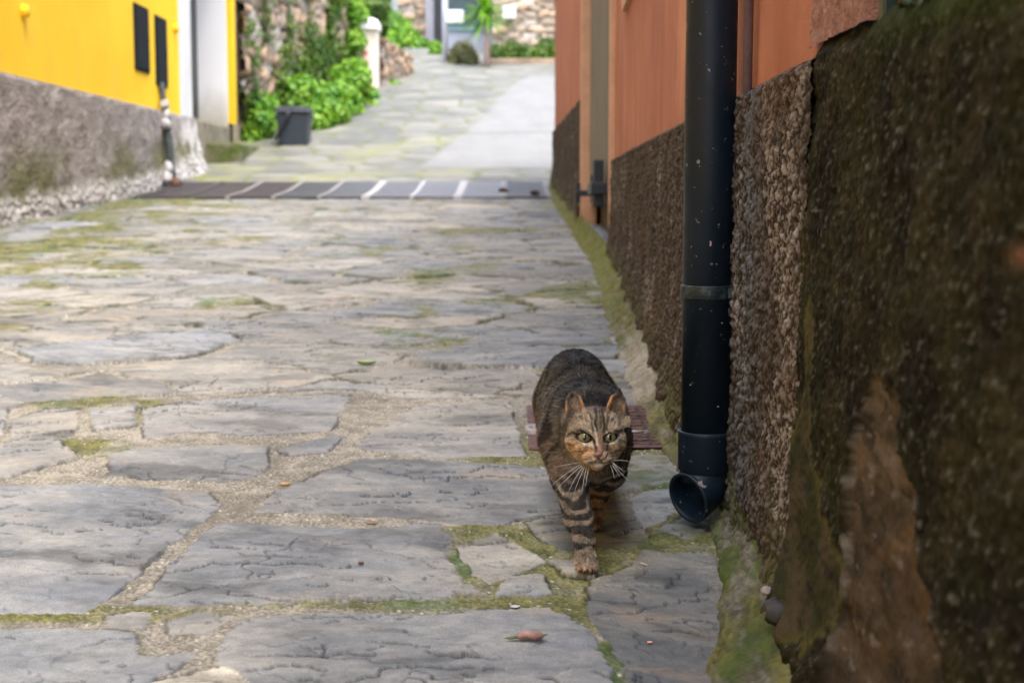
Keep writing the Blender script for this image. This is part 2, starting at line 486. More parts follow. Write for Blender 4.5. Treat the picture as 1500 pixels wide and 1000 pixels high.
    mm = mm + wallm + midm + wallr + mo * (.6 + .8 * fbm(x * 8, y * 8, 105, 4))
    mn = fbm(x * 35, y * 35, 106, 4)
    mm = np.clip(mm + .35 * mn * (mm > .05), 0, 1); mm = smooth(.18, .8, mm) * (1 - .35 * smooth(-.1, .5, fbm(x * 11, y * 11, 130, 3)))
    mc = mixc(np.array([.052, .060, .012]), np.array([.15, .142, .038]), smooth(-.6, .6, fbm(x * 20, y * 20, 107, 3) + .5 * grit))
    mc = mixc(mc, np.array([.035, .085, .012]), smooth(.2, .6, fbm(x * 4, y * 4, 108, 2)) * .8)
    c = mixc(c, mc * (1 + .45 * grit)[..., None], mm * .9)
    spk = (hsh(np.floor(x / .0035), np.floor(y / .0045), 110) > .990) * (1 - inside)
    c = mixc(c, np.array([.5, .48, .42]), spk * .8)
    h = h + mm * (1 - inside) * .002 * (1 + mn)
    c = mixc(c, c * .28 + np.array([.004, .010, .001]) * smooth(3, 4, y)[..., None], gap)
    # dark dirt under the pipe's mouth, with the pipe's shadow painted in
    gx, gy = on_ground(1045, 772)
    dk = np.exp(-(((x - gx) / .055) ** 2 + ((y - gy) / .045) ** 2)) * (1 + .5 * mn)
    c = mixc(c, np.array([.035, .033, .022]), np.clip(dk * 1.1, 0, .9)); h = h - .006 * dk
    return h, c


def xw(y):   # face of the right-hand wall along the alley
    return np.interp(y, [-5, .5, 1.83, 2.3, 3.0, 4.0, 6.4, 8.4, 12.8], [.42, .41, .385, .378, .37, .392, .45, .405, .368])


mt = MT('paving_slate', .7, .22)
cc = mt.attr(); g = mt.noise(420, 3, .7); g2 = mt.noise(60, 5, .65)
col = mt.mix(1.0, cc, mt.mix(mt.rng(g, .25, .75), (.70, .70, .70), (1.30, 1.30, 1.30)), 'MULTIPLY')
col = mt.mix(1.0, col, mt.mix(mt.rng(g2, .3, .7), (.86, .86, .87), (1.14, 1.14, 1.12)), 'MULTIPLY')
mt.color(col); mt.setin(mt.b.inputs['Roughness'], mt.rng(g2, .3, .7, .60, .85))
mt.bump(mt.math('ADD', g, mt.math('MULTIPLY', g2, 2.0)), .45, .0016)
PAVE = mt.m

ys = [0.9]
while ys[-1] < 13.25: ys.append(ys[-1] + (.012 if ys[-1] < 1.55 else max(.0030, .0018 * ys[-1])))
ys = np.array(ys)
xs = [0.0]
while xs[-1] < 3.4: xs.append(xs[-1] + (.0023 if xs[-1] < .85 else .0028 + .0045 * (xs[-1] - .85)))
xs = np.array(xs); xs = np.concatenate([-xs[::-1][:-1], np.arange(0.0, .46, .0023)])
Y, X = np.meshgrid(ys, xs, indexing='ij')
hh, cc_ = paving(X, Y)
V = np.stack([X, Y, zg(Y) + hh], -1).reshape(-1, 3)
put('path', fast_mesh('path', V, grid_faces(len(ys), len(xs), flip=True), cc_), PAVE, kind='structure',
    label='alley paved with large irregular slate slabs')


def surf_h(x, y):
    h, _ = paving(np.array([[x]], float), np.array([[y]], float))
    return float(zg(y) + h[0, 0])

# the alley behind the camera and beyond the drain
yb = np.linspace(-6, .91, 60); xb = np.linspace(-3.4, .5, 60)
Y, X = np.meshgrid(yb, xb, indexing='ij'); hb, cb = paving(X, Y)
V = np.stack([X, Y, zg(Y) + hb * .5 - .003], -1).reshape(-1, 3)
put('path', fast_mesh('path', V, grid_faces(60, 60, flip=True), cb), PAVE, kind='structure')

# upper road: small worn stones, and a smooth concrete ramp on the right
yf = [13.2]
while yf[-1] < 46: yf.append(yf[-1] * 1.0024)
yf = np.array(yf); xf = np.linspace(-11, 11, 520)
Y, X = np.meshgrid(yf, xf, indexing='ij')
wx = X + .09 * pn(X * 2, Y * 2, 200); wy = Y + .09 * pn(X * 2, Y * 2, 201)
f1, bd, cid, _, _ = voro(wx / .42, wy / .36, 202, .9)
ins = smooth(.03, .09, bd)
hf = ins * .012 + .006 * fbm(X * 6, Y * 6, 203, 3)
cst = mixc(np.array([.115, .118, .115]), np.array([.205, .200, .180]), np.clip(cid + .4 * fbm(X * 3, Y * 3, 204, 3), 0, 1))
cf = mixc(np.array([.115, .125, .065]), cst, ins)
ms = smooth(.05, .5, fbm(X * .9, Y * .7, 205, 4)) * (1 - .4 * ins) * smooth(19, 15, Y)
ms = np.maximum(ms, smooth(-2.2, -2.9, X + .05 * (Y - 16)) * smooth(-.3, .3, fbm(X * 2, Y * 2, 206, 3)) * smooth(22, 20, Y))
cf = mixc(cf, np.array([.24, .25, .07]), np.clip(ms, 0, 1) * .45)
RAMP = [on_ground(*p) for p in [(612, 247), (660, 212), (715, 165), (748, 128), (775, 112), (830, 112), (900, 180), (900, 247)]]
rp = smooth(-.05, .05, poly_in(X + .05 * pn(X * 3, Y * 3, 208), Y, RAMP))
rc = np.array([.195, .195, .19]) * (1 + .16 * fbm(X * 2.2, Y * 1.2, 209, 5, .6) + .10 * fbm(X * 14, Y * 14, 210, 3))[..., None] * (1 - .35 * np.exp(-(((Y - 17.2 - .1 * X) / .05) ** 2)))[..., None]
cf = mixc(cf, rc, rp * .95); hf = hf * (1 - rp) + rp * .02
V = np.stack([X, Y, zg(Y) + hf - .004], -1).reshape(-1, 3)
put('road', fast_mesh('road', V, grid_faces(len(yf), len(xf), flip=True), cf), PAVE, kind='structure',
    label='steep upper road of worn stones with a smooth concrete ramp')

# wide ground sheet under everything
yl = np.array([-300, -40, 0, 12.2, 13.5, 15, 16.5, 21, 25.5, 31, 45, 200, 600.]); xl = np.array([-400, -40, -12, 0, 12, 40, 400.])
Y, X = np.meshgrid(yl, xl, indexing='ij')
V = np.stack([X, Y, zg(Y) - .10], -1).reshape(-1, 3)
put('ground', fast_mesh('ground', V, grid_faces(len(yl), len(xl), flip=True)), simple('earth', (.22, .20, .15), .95, .3, 2), kind='structure')
# ------------------------------------------------------------------ right-hand house
def on_x(px, py, x):
    r = ray(px, py); k = x / r[0]
    return (r[1] * k, CAMZ + r[2] * k)      # (depth, height)


def roughcast(y, z, seed=300, cell=.0060, amp=.0034):
    """pebble-dash: height towards the alley and how much of a pebble shows"""
    wy = y + .004 * pn(y * 90, z * 90, seed + 1); wz = z + .004 * pn(y * 90, z * 90, seed + 2)
    f1, bd, cid, _, _ = voro(wy / cell, wz / cell, seed, .95)
    b1 = np.sqrt(np.clip(1 - (f1 / .62) ** 2, 0, 1)) * (cid > .25)
    f2, _, cid2, _, _ = voro(wy / (cell * 2.1), wz / (cell * 2.1), seed + 9, .95)
    b2 = np.sqrt(np.clip(1 - (f2 / .55) ** 2, 0, 1)) * (cid2 > .6)
    h = amp * .62 * (b1 * (.5 + .7 * cid) + 1.3 * b2) + .0040 * fbm(y * 75, z * 75, seed + 40, 4, .65) + .006 * fbm(y * 14, z * 14, seed + 20, 4) + .006 * fbm(y * 3, z * 3, seed + 30, 3)
    return h, np.maximum(b1 * cid, b2), cid


HOUSE = thing('orange_house', 'terracotta orange house with a dark brown pebble-dashed base, right side of the alley', 'house', (2.0, 5.0, 0.0))

# plaster
t = MT('orange_plaster', .82, .25)
n1 = t.noise(1.3, 6, .65); n2 = t.noise(6, 6, .6, (1, 1, .25)); n3 = t.noise(110, 4, .6)
c = t.mix(t.rng(n1, .3, .7), (.33, .115, .066), (.44, .180, .100))
c = t.mix(t.rng(n2, .50, .72, 0, .55), c, (.25, .075, .038))
c = t.mix(t.rng(t.noise(2.6, 5, .6, (1, 1, .5)), .55, .75, 0, .45), c, (.70, .33, .19))
t.color(c); t.bump(t.math('ADD', n3, t.noise(25, 4)), .35, .003)
PLASTER = t.m


def plaster_sheet(y0, y1, z0, z1, off=.012, dy=.02, dz=.03):
    yy = np.linspace(y0, y1, max(3, int((y1 - y0) / dy))); zz = np.linspace(z0, z1, max(3, int((z1 - z0) / dz)))
    A, B = np.meshgrid(yy, zz, indexing='ij')
    x = xw(A) + off - .004 * fbm(A * 5, B * 5, 320, 3) - .0012 * fbm(A * 40, B * 40, 321, 2)
    return np.stack([x, A, B], -1).reshape(-1, 3), grid_faces(len(yy), len(zz), flip=True)


DOOR0, DOOR1 = 6.50, 8.30
parts = [plaster_sheet(1.80, DOOR0, .5, 4.6, dy=.02), plaster_sheet(DOOR1, 12.8, .9, 4.6, dy=.05, dz=.05), plaster_sheet(DOOR0, DOOR1, 2.45, 4.6, dy=.1, dz=.1)]
V = []; F = []; b = 0
for v, f in parts:
    V.append(v); F.append(f + b); b += len(v)
put('wall', fast_mesh('wall', np.concatenate(V), np.concatenate(F)), PLASTER, HOUSE)
# body of the house (far gable, back, jambs of the door recess)
m = MB()
m.box((.52, -5, -.4), (6.5, 1.9, 4.6)); m.box((.50, 1.9, -.4), (6.5, DOOR0, 4.6)); m.box((.62, DOOR0, -.4), (6.5, DOOR1, 4.6))
m.box((.50, DOOR0, 2.46), (.62, DOOR1, 4.6)); m.box((.49, DOOR1, -.4), (6.5, 12.79, 4.6))
m.box((.385, 12.70, -.2), (.49, 12.795, 4.6))
m.build('wall_core', PLASTER, HOUSE)
m = MB(); m.box((.15, -5.2, 4.6), (6.7, 13.0, 4.72)); m.build('roof', simple('roof_eave', (.25, .12, .07), .8), HOUSE)

# plinth in pebble dash
t = MT('pebble_dash', .85, .12)
cc = t.attr(); g = t.noise(330, 3, .7)
t.color(t.mix(1.0, cc, t.mix(t.rng(g, .25, .75), (.7, .7, .7), (1.3, 1.3, 1.3)), 'MULTIPLY')); t.bump(g, .5, .002)
DASH = t.m


def plinth(y0, y1, ztop, step=.0020, dz=.0027, seed=300):
    yy = [y0]
    while yy[-1] < y1: yy.append(yy[-1] + (.0013 * yy[-1] if yy[-1] < 3.3 else .0024 * yy[-1]))
    yy = np.array(yy); zb = float(zg(y0)) - .02
    zz = np.linspace(zb, ztop, max(20, int((ztop - zb) / (dz * (1 if y0 < 4 else 2.5)))))
    A, B = np.meshgrid(yy, zz, indexing='ij')
    B = zb + (B - zb) * (1 + .016 * smooth(2.7, 1.9, A) / (ztop - zb))
    h, peb, cid = roughcast(A, B, seed)
    edge = smooth(ztop + .001, ztop - .014, B - .016 * smooth(2.7, 1.9, A) + .006 * fbm(A * 20, A * 0, 330, 3))
    x = xw(A) - .006 - h * (.4 + .6 * edge) + .018 * (1 - edge) - .02 * smooth(.25, .0, B - zg(A)) * (1 + .8 * fbm(A * 5, B * 8, 331, 3))
    base = np.array([.050, .037, .028]); light = np.array([.27, .235, .215])
    pale = smooth(.1, .6, fbm(A * 5, B * 3.5, 332, 4) + .55 * np.exp(-((A - 1.93) / .10) ** 2) * (B > .25))
    k = smooth(.35, .95, peb) * (.25 + .75 * pale) * (cid > .2)
    c = mixc(base, light, k)
    c = c * (1 + .25 * fbm(A * 9, B * 9, 333, 3))[..., None]
    c = mixc(c, np.array([.085, .045, .026]), smooth(.1, .6, fbm(A * 3 + 2, B * 4, 334, 3)) * .45)
    blue = np.exp(-((A - 2.25) / .10) ** 2) * .55
    c = mixc(c, np.array([.10, .13, .17]), blue * smooth(.2, .8, peb))
    grn = smooth(.22, .0, B - zg(A)) * smooth(-.3, .3, fbm(A * 6, B * 6, 335, 3)) * .7
    c = mixc(c, np.array([.10, .11, .035]), grn)
    c = c * (1 - .45 * (1 - smooth(.1, .5, peb)))[..., None]
    return fast_mesh('plinth', np.stack([x, A, B], -1).reshape(-1, 3), grid_faces(len(yy), len(zz), flip=True), c)


put('plinth', plinth(1.82, DOOR0 - .02, .862), DASH, HOUSE)
put('plinth', plinth(DOOR1 + .05, 12.80, 1.265, seed=340), DASH, HOUSE)

# peach coloured render bands round the door and the window above it
PEACH = simple('peach_render', (.52, .29, .17), .8, .12, 12, .3)
for yy in (DOOR0, DOOR1):
    xx = float(xw(yy)); m = MB()
    m.box((xx - .010, yy - .07 if yy == DOOR0 else yy, .32 if yy == DOOR0 else .42), (xx + .16, yy if yy == DOOR0 else yy + .08, 2.45))
    m.build('door_surround', PEACH, HOUSE, bevel=.006)
m = MB(); m.quadset([(xw(4.2) - .006, 4.2, 1.405), (xw(5.62) - .006, 5.62, 1.405), (xw(5.62) - .006, 5.62, 2.9), (xw(4.2) - .006, 4.2, 2.9),
                     (xw(4.2) + .03, 4.2, 1.405), (xw(5.62) + .03, 5.62, 1.405), (xw(5.62) + .03, 5.62, 2.9), (xw(4.2) + .03, 4.2, 2.9)],
                    [(0, 3, 2, 1), (4, 5, 6, 7), (0, 1, 5, 4), (1, 2, 6, 5), (2, 3, 7, 6), (3, 0, 4, 7)])
m.build('window_surround', PEACH, HOUSE, bevel=.004)

# the plank door in its recess, with iron latches and a stone sill
t = MT('weathered_planks', .75, .3)
w = t.noise(7, 6, .6, (1, 6, .35)); w2 = t.noise(70, 4, .6, (1, 1, .05))
t.color(t.mix(t.rng(w, .3, .7), (.105, .090, .065), (.235, .205, .155))); t.bump(w2, .5, .003)
WOOD = t.m
IRON = simple('black_iron', (.018, .020, .024), .45, .3, 60, .3, .001)
m = MB(); nb = 9
dl = (DOOR1 - DOOR0 - .02) / nb
for i in range(nb):
    y0 = DOOR0 + .01 + i * dl; xx = .475 - .028 * (i / nb)
    m.box((xx, y0 + .004, .655), (xx + .04, y0 + dl - .004, 2.44))
door = m.build('door', WOOD, HOUSE, bevel=.004)
m = MB()
for i in range(6):
    y0 = DOOR0 + .01 + i * (DOOR1 - DOOR0 - .02) / 6; m.box((.515, y0 + .003, .47), (.545, y0 + (DOOR1 - DOOR0) / 6 - .006, .66))
m.build('lower_panel', simple('dark_planks', (.10, .08, .06), .8, .3, 10), door)
m = MB()
m.box((.40, 7.02, .64), (.45, 7.10, .87)); m.box((.385, 6.98, .70), (.475, 7.30, .76)); m.box((.395, 7.2, .69), (.42, 7.25, .80))
m.build('latch', IRON, door, bevel=.006)
m = MB(); m.box((.355, 8.02, .655), (.385, 8.10, .77)); m.box((.36, 8.0, .69), (.47, 8.09, .725))
m.build('latch', IRON, door, bevel=.006)
m = MB(); m.quadset([(xw(DOOR0 - .05) - .012, DOOR0 - .05, .40), (.60, DOOR0 - .05, .40), (.60, DOOR1 + .05, .49), (xw(DOOR1) + .0, DOOR1 + .05, .49),
                     (xw(DOOR0 - .05) - .012, DOOR0 - .05, .445), (.60, DOOR0 - .05, .445), (.60, DOOR1 + .05, .53), (xw(DOOR1) + .0, DOOR1 + .05, .53)],
                    [(0, 3, 2, 1), (4, 5, 6, 7), (0, 1, 5, 4), (1, 2, 6, 5), (2, 3, 7, 6), (3, 0, 4, 7)])
m.build('door_sill', simple('slate_sill', (.20, .20, .21), .6, .2, 20, .3), HOUSE, bevel=.008)
m = MB(); m.box((.43, DOOR0 - .02, .1), (.62, DOOR1 + .05, .40)); m.build('door_base', simple('brown_render', (.17, .12, .08), .9, .3, 14, .4), HOUSE)

# thin painted conduit running up the wall behind the drainpipe
m = MB(); m.tube([(xw(2.30) - .002, 2.30, .84), (xw(2.30) - .002, 2.30, 1.5), (xw(2.30) - .002, 2.30, 3.2)], .0075, 12)
m.build('conduit', simple('grey_lilac_paint', (.17, .11, .12), .6, .2, 50, .3), HOUSE, smoothed=True)

# pinkish lumpy band at the near end of the house and the recess behind the bars
t = MT('pink_render', .85, .25)
a_, b_ = t.noise(30, 5, .65), t.noise(150, 3)
t.color(t.mix(t.rng(a_, .3, .7), (.20, .095, .072), (.32, .17, .135))); t.bump(t.math('ADD', a_, b_), .9, .006)
PINK = t.m
yy = np.linspace(1.555, 1.875, 110); zz = np.linspace(.888, 1.9, 240)
A, B = np.meshgrid(yy, zz, indexing='ij')
X = .388 - .004 * smooth(1.875, 1.86, A) - .004 * fbm(A * 40, B * 40, 350, 4) + .05 * smooth(1.575, 1.555, A)
put('window_surround', fast_mesh('surround', np.stack([X, A, B], -1).reshape(-1, 3), grid_faces(110, 240, flip=True)), PINK, HOUSE,
    label='rough pinkish render band beside the barred opening')
yy = np.linspace(-5, 1.57, 200); zz = np.linspace(.70, 4.6, 120)
A, B = np.meshgrid(yy, zz, indexing='ij'); X = .445 - .004 * fbm(A * 6, B * 6, 351, 3)
put('wall', fast_mesh('wall_near', np.stack([X, A, B], -1).reshape(-1, 3), grid_faces(200, 120, flip=True)), PLASTER, HOUSE)
G = thing('window_grille', 'dark green iron bars standing on the mossy wall in front of the orange plaster', 'window bars', (.40, 1.5, .86))
GREENIRON = simple('green_iron', (.012, .030, .024), .4, .3, 40, .3, .001)
for yb_ in (1.54, 1.355, 1.17, .985):
    m = MB(); m.box((.392, yb_ - .011, .84), (.408, yb_ + .011, 2.1)); m.build('bar', GREENIRON, G, bevel=.003)
m = MB(); m.box((.394, .95, 1.75), (.406, 1.575, 1.77)); m.build('crossbar', GREENIRON, G)

# ------------------------------------------------------------------ mossy near wall
yy = np.arange(.30, 1.852, .0032); zz = np.arange(.02, .8951, .0034)
A, B = np.meshgrid(yy, zz, indexing='ij')
h, peb, cid = roughcast(A, B, 360, .0058, .0022)
X = .384 - .038 * np.clip(1 - B / .895, 0, 1) ** 1.2
PATCH = [on_x(*p, .365) for p in [(1255, 575), (1275, 545), (1300, 560), (1312, 680), (1340, 745), (1352, 830), (1385, 930), (1392, 1120), (1232, 1120), (1238, 850), (1240, 690)]]
wA = A + .014 * fbm(A * 18, B * 18, 361, 4); wB = B + .030 * fbm(A * 14, B * 20, 362, 5, .6)
pd = poly_in(wA, wB, PATCH); patch = smooth(-.002, .010, pd)
BAND = [on_x(*p, .362) for p in [(1180, 430), (1172, 430), (1166, 600), (1140, 700), (1130, 960), (1232, 940), (1240, 820), (1205, 740), (1184, 640)]]
bd_ = poly_in(wA, wB, BAND); band = smooth(-.002, .010, bd_) * (1 - patch)
top = smooth(.8955, .865, B + .012 * fbm(A * 12, A * 0, 363, 3))
X = X - h * (1 - np.maximum(.55 * patch, .45 * band)) * (.4 + .6 * top) + .009 * patch + .012 * (1 - top) + .03 * smooth(1.835, 1.85, A) + .004 * fbm(A * 14, B * 24, 364, 4) * patch
X = X - .022 * smooth(.16, .02, B - zg(A)) * (1 + fbm(A * 8, B * 8, 365, 3))
dark = mixc(np.array([.0085, .0068, .0036]), np.array([.034, .028, .012]), smooth(-.4, .5, fbm(A * 9, B * 9, 366, 4)))
dark = mixc(dark, np.array([.018, .020, .005]), smooth(-.1, .5, fbm(A * 5 + 2, B * 6, 367, 4)) * .8)
dark = mixc(dark, np.array([.12, .12, .10]), smooth(.72, 1., peb) * (cid > .8) * .7)
dark = dark * (1 - .5 * (1 - smooth(.05, .5, peb)))[..., None]
pc = mixc(np.array([.045, .031, .018]), np.array([.125, .090, .058]), smooth(-.4, .5, fbm(A * 6, B * 20, 368, 5, .62)))
pc = mixc(pc, np.array([.105, .062, .024]), smooth(.15, .5, fbm(A * 5 + 4, B * 14, 369, 4)))
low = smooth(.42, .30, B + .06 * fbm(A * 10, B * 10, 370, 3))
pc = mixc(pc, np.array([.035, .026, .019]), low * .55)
pc = mixc(pc, np.array([.020, .016, .010]), smooth(.05, .35, fbm(A * 9 + 7, B * 26, 376, 5, .65)) * .8)
pc = mixc(pc, np.array([.20, .175, .15]), smooth(.3, .55, fbm(A * 16 + 7, B * 50, 377, 4, .65)) * .5)
rim = np.exp(-((pd - .002) / .009) ** 2) * smooth(-.1, .4, fbm(A * 14, B * 40, 371, 3))
bc = mixc(np.array([.026, .027, .009]), np.array([.055, .042, .023]), smooth(-.3, .4, fbm(A * 8 + 4, B * 14, 372, 4)))
bc = mixc(bc, np.array([.014, .013, .007]), smooth(.0, .4, fbm(A * 10 + 3, B * 30, 378, 5, .65)) * .8)
bc = mixc(bc, np.array([.065, .056, .014]), np.exp(-((bd_ - .006) / .010) ** 2))
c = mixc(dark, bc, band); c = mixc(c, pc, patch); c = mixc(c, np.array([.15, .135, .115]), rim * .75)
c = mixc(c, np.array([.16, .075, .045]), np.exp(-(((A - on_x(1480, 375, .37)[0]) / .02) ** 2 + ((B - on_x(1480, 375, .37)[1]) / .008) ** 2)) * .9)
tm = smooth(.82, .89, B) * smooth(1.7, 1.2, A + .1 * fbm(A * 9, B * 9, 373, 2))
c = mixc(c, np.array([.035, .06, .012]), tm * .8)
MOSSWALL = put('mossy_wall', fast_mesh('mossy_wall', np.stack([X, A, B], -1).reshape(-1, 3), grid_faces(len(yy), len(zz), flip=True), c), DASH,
    label='low dark mossy roughcast wall with a flaking bare patch, nearest on the right', cat='wall')
m = MB(); m.box((.398, -5, -.3), (.452, 1.825, .890)); m.box((.352, -5, -.3), (.398, .31, .885))
m.build('wall_core', simple('dark_mossy_render', (.03, .03, .018), .9, .4, 20, .5, .006), MOSSWALL)
# moss tufts along its top edge
k = 2600
ty = RNG.uniform(.35, 1.45, k); tx = RNG.uniform(.385, .44, k)
pts = np.stack([tx, ty, np.full(k, .884)], 1); dd = np.tile([0, -.2, .6], (k, 1))
v, f = leaf_cloud(pts, dd, .011, 1, RNG, -1.2)
put('moss', fast_mesh('moss', v, f, smoothed=False), leafmat('moss_leaf', (.025, .045, .008), (.06, .075, .02)), MOSSWALL, kind='stuff')

# mortar and moss skirt where the walls meet the paving
yy = [.95]
while yy[-1] < 12.7: yy.append(yy[-1] + max(.0035, .0022 * yy[-1]))
yy = np.array(yy); tt = np.linspace(0, 1, 46)
A, T = np.meshgrid(yy, tt, indexing='ij')
wid = np.interp(A, [.95, 1.5, 1.75, 2.0, 2.2, 2.45, 2.9, 3.5, 4.5, 6, 8.3, 10, 12.7], [.12, .11, .095, .070, .045, .022, .05, .070, .08, .085, .05, .06, .04])
wid = wid * (1 + .22 * fbm(A * 5, A * 0, 380, 4))
hgt = np.interp(A, [.95, 1.6, 2.1, 2.4, 3, 4, 7, 12.7], [.070, .060, .045, .02, .045, .07, .10, .07]) * (1 + .2 * fbm(A * 4, A * 0 + 3, 381, 2))
inner = xw(A) - .012 - .030 * smooth(2.0, 1.7, A)
X = inner - wid * (1 - T) + .006 * fbm(A * 30, T * 2, 383, 3)
lump = fbm(A * 14, X * 14, 382, 4)
Z = zg(A) + .000 + hgt * T ** 1.4 + .009 * smooth(.0, .10, T) + .004 * lump * smooth(0, .3, T) + .003 * fbm(A * 45, X * 45, 390, 3) * smooth(0, .1, T) + .002 * fbm(A * 140, X * 140, 384, 2)
# outcropping flat mortar pads breaking its line
Z = Z - .006 * np.exp(-((T - .12) / .05) ** 2) * smooth(0, .5, fbm(A * 12, T * 3, 385, 2))
XZ = X + 1.3 * hgt * T ** 1.4; mossc = mixc(np.array([.040, .042, .009]), np.array([.115, .108, .030]), smooth(-.5, .5, fbm(A * 12, XZ * 26, 386, 5, .65)))
mossc = mixc(mossc, np.array([.042, .068, .008]), smooth(.1, .5, fbm(A * 4, X * 8, 387, 3)) * .8)
sandc = mixc(np.array([.060, .055, .040]), np.array([.160, .145, .110]), smooth(-.5, .5, fbm(A * 30, XZ * 50, 388, 4, .6)))
sandc = mixc(sandc, np.array([.36, .325, .27]), np.exp(-((A - 3.75) / .5) ** 2) * .7)
amt = smooth(-.35, .25, fbm(A * 4.2, XZ * 14, 389, 5, .6) + .12) * (1 - .75 * np.exp(-((A - 3.75) / .45) ** 2)) * (1 - .4 * np.exp(-((A - 2.35) / .15) ** 2))
c = mixc(sandc, mossc, amt)
c = mixc(c, np.array([.12, .13, .022]), smooth(4.2, 6, A) * .6)
c = c * (1 + .3 * lump + .4 * fbm(A * 150, X * 150, 391, 2))[..., None]
put('mortar_skirt', fast_mesh('mortar_skirt', np.stack([X, A, Z], -1).reshape(-1, 3), grid_faces(len(yy), 46, flip=True), c), PAVE,
    kind='structure', label='mossy mortar fillet along the foot of the right walls')

m = MB(); m.box((.02, -3.5, 2.25), (.45, .95, 2.40)); m.build('shade_slab', simple('shade_slab_render', (.30, .25, .2), .85, .2, 4, .3), HOUSE, bevel=.01)  # unseen slab added overhead to shade the near wall
MB().box((-9, -21, -2.2), (6, -20, 3.2)).build('rear_shade_block', simple('rear_block_render', (.42, .33, .24), .85, .2, 1), label='unseen block added behind the viewpoint to hold back light', cat='house', bevel=.02)  # unseen block added behind the camera to dim the cat's front
# ------------------------------------------------------------------ yellow house on the left
XL = -3.18
YH = thing('yellow_house', 'bright yellow house with a grey roughcast base and white-framed doorway on the left', 'house', (-5, 10, 0))
t = MT('yellow_plaster', .8, .25)
n1 = t.noise(1.2, 5, .6); n2 = t.noise(5, 5, .6, (1, 1, .3))
c = t.mix(t.rng(n1, .3, .7), (.90, .52, .010), (.95, .62, .028)); c = t.mix(t.rng(n2, .55, .75, 0, .35), c, (.80, .50, .12))
t.color(c); t.bump(t.noise(60, 5), .3, .004)
YEL = t.m
JAMB0, JAMB1, PIL1 = 14.25, 16.35, 16.62
m = MB()
m.box((-8.5, -5, -.5), (XL, JAMB0, 4.8)); m.box((-8.5, JAMB1, 0), (XL, PIL1, 4.8)); m.box((-8.5, JAMB0, 3.6), (XL, JAMB1, 4.8))
m.build('wall', YEL, YH)
WHITE = simple('white_render', (.70, .69, .66), .8, .10, 3, .25, .003)
m = MB(); m.box((XL - .35, 13.78, 1.44), (XL + .012, JAMB0 + .004, 3.7)); m.build('door_surround', WHITE, YH)
# far reveal, whitewashed and stained at the foot
t = MT('stained_whitewash', .8, .25)
sx = t.nt.nodes.new('ShaderNodeSeparateXYZ'); t.link(t.tc.outputs['Object'], sx.inputs[0])
hh_ = t.math('ADD', sx.outputs['Z'], t.rng(t.noise(5, 5, .6), 0, 1, -.25, .25))
t.color(t.mix(t.rng(hh_, 1.45 - 0, 1.95, .75, 0), (.86, .85, .83), (.34, .31, .20))); t.bump(t.noise(30, 5), .3, .004)
m = MB(); m.box((-8.4, JAMB1 - .012, 1.45), (XL - .045, JAMB1 + .05, 3.6)); m.build('door_reveal', t.m, YH)
m = MB(); m.box((XL - .48, JAMB0 - .01, 1.0), (XL - .38, JAMB1, 3.6)); dr = m.build('door', simple('dark_green_door', (.02, .025, .022), .5, .3, 10), YH)
for i in range(2):
    m = MB(); m.box((XL - .38, JAMB0 + .25 + i * .95, 1.65 + 0), (XL - .365, JAMB0 + .95 + i * .95, 3.1)); m.build('panel', simple('door_panel', (.03, .035, .03), .5), dr, bevel=.01)
m = MB(); m.tube([(XL - .38, 15.2, 2.25), (XL - .33, 15.2, 2.25), (XL - .33, 15.3, 2.25)], .012, 8); m.build('handle', IRON, dr)
m = MB(); m.box((XL - .36, 14.62, 3.05), (XL - .28, 14.75, 3.25)); m.tube([(XL - .33, 14.6, 3.2), (XL - .33, 14.6, 3.5)], .02, 8)
m.build('door_lamp', IRON, YH)
# threshold block
t = MT('mossy_stone', .9, .3)
a_ = t.noise(4, 6, .65); b_ = t.noise(24, 5)
t.color(t.mix(t.rng(a_, .40, .62), (.20, .17, .12), t.mix(t.rng(b_, .3, .7), (.035, .055, .010), (.11, .15, .025)))); t.bump(b_, .8, .02)
MSTONE = t.m
m = MB(); m.box((-4.2, 14.45, .8), (XL - .02, JAMB1 - .015, 1.47)); m.build('threshold', simple('worn_stone', (.22, .19, .13), .9, .45, 7, .6, .01), YH, bevel=.03)
ST = MB().box((-3.7, 15.0, .9), (-2.84, 16.9, 1.24)).build('stone_step', MSTONE, bevel=.03,
    label='mossy stone step in front of the white doorway of the yellow house', cat='step')

# roughcast base with a rubble foot
yy = np.arange(2.0, JAMB0 - .01, .016); zz = np.linspace(0, 1, 90)
A, T = np.meshgrid(yy, zz, indexing='ij')
zb = zg(A) - .05; zt = 1.455 + .01 * fbm(A * 3, A * 0, 400, 3); B = zb + (zt - zb) * T
f1, bd, cid, _, _ = voro(A / .015, B / .015, 401, .95)
bump_ = np.sqrt(np.clip(1 - (f1 / .6) ** 2, 0, 1))
g1, gb, gid, _, _ = voro(A / .085 + .2 * pn(A * 9, B * 9, 411), B / .07 + .2 * pn(A * 8, B * 8, 412), 402, .9)
up = B - zg(A); foot = smooth(.22, .10, up + .09 * fbm(A * 4, A * 0, 403, 4))
x = XL + .035 + .006 * bump_ * (cid > .3) + .012 * fbm(A * 4, B * 4, 404, 4)
x = x + foot * (.010 + .018 * smooth(.02, .14, gb) * (.4 + gid)) * smooth(.30, .0, up)
x = x - .05 * smooth(.985, 1.0, T) + .09 * smooth(13.2, 14.2, A) * smooth(.6, .0, up) * (1 + .5 * fbm(A * 6, B * 6, 405, 3))
base = mixc(np.array([.13, .112, .094]), np.array([.40, .355, .31]), smooth(.0, 1.15, bump_ * .35 + cid * .4 + .3 + .45 * fbm(A * 5, B * 9, 406, 5, .6)))
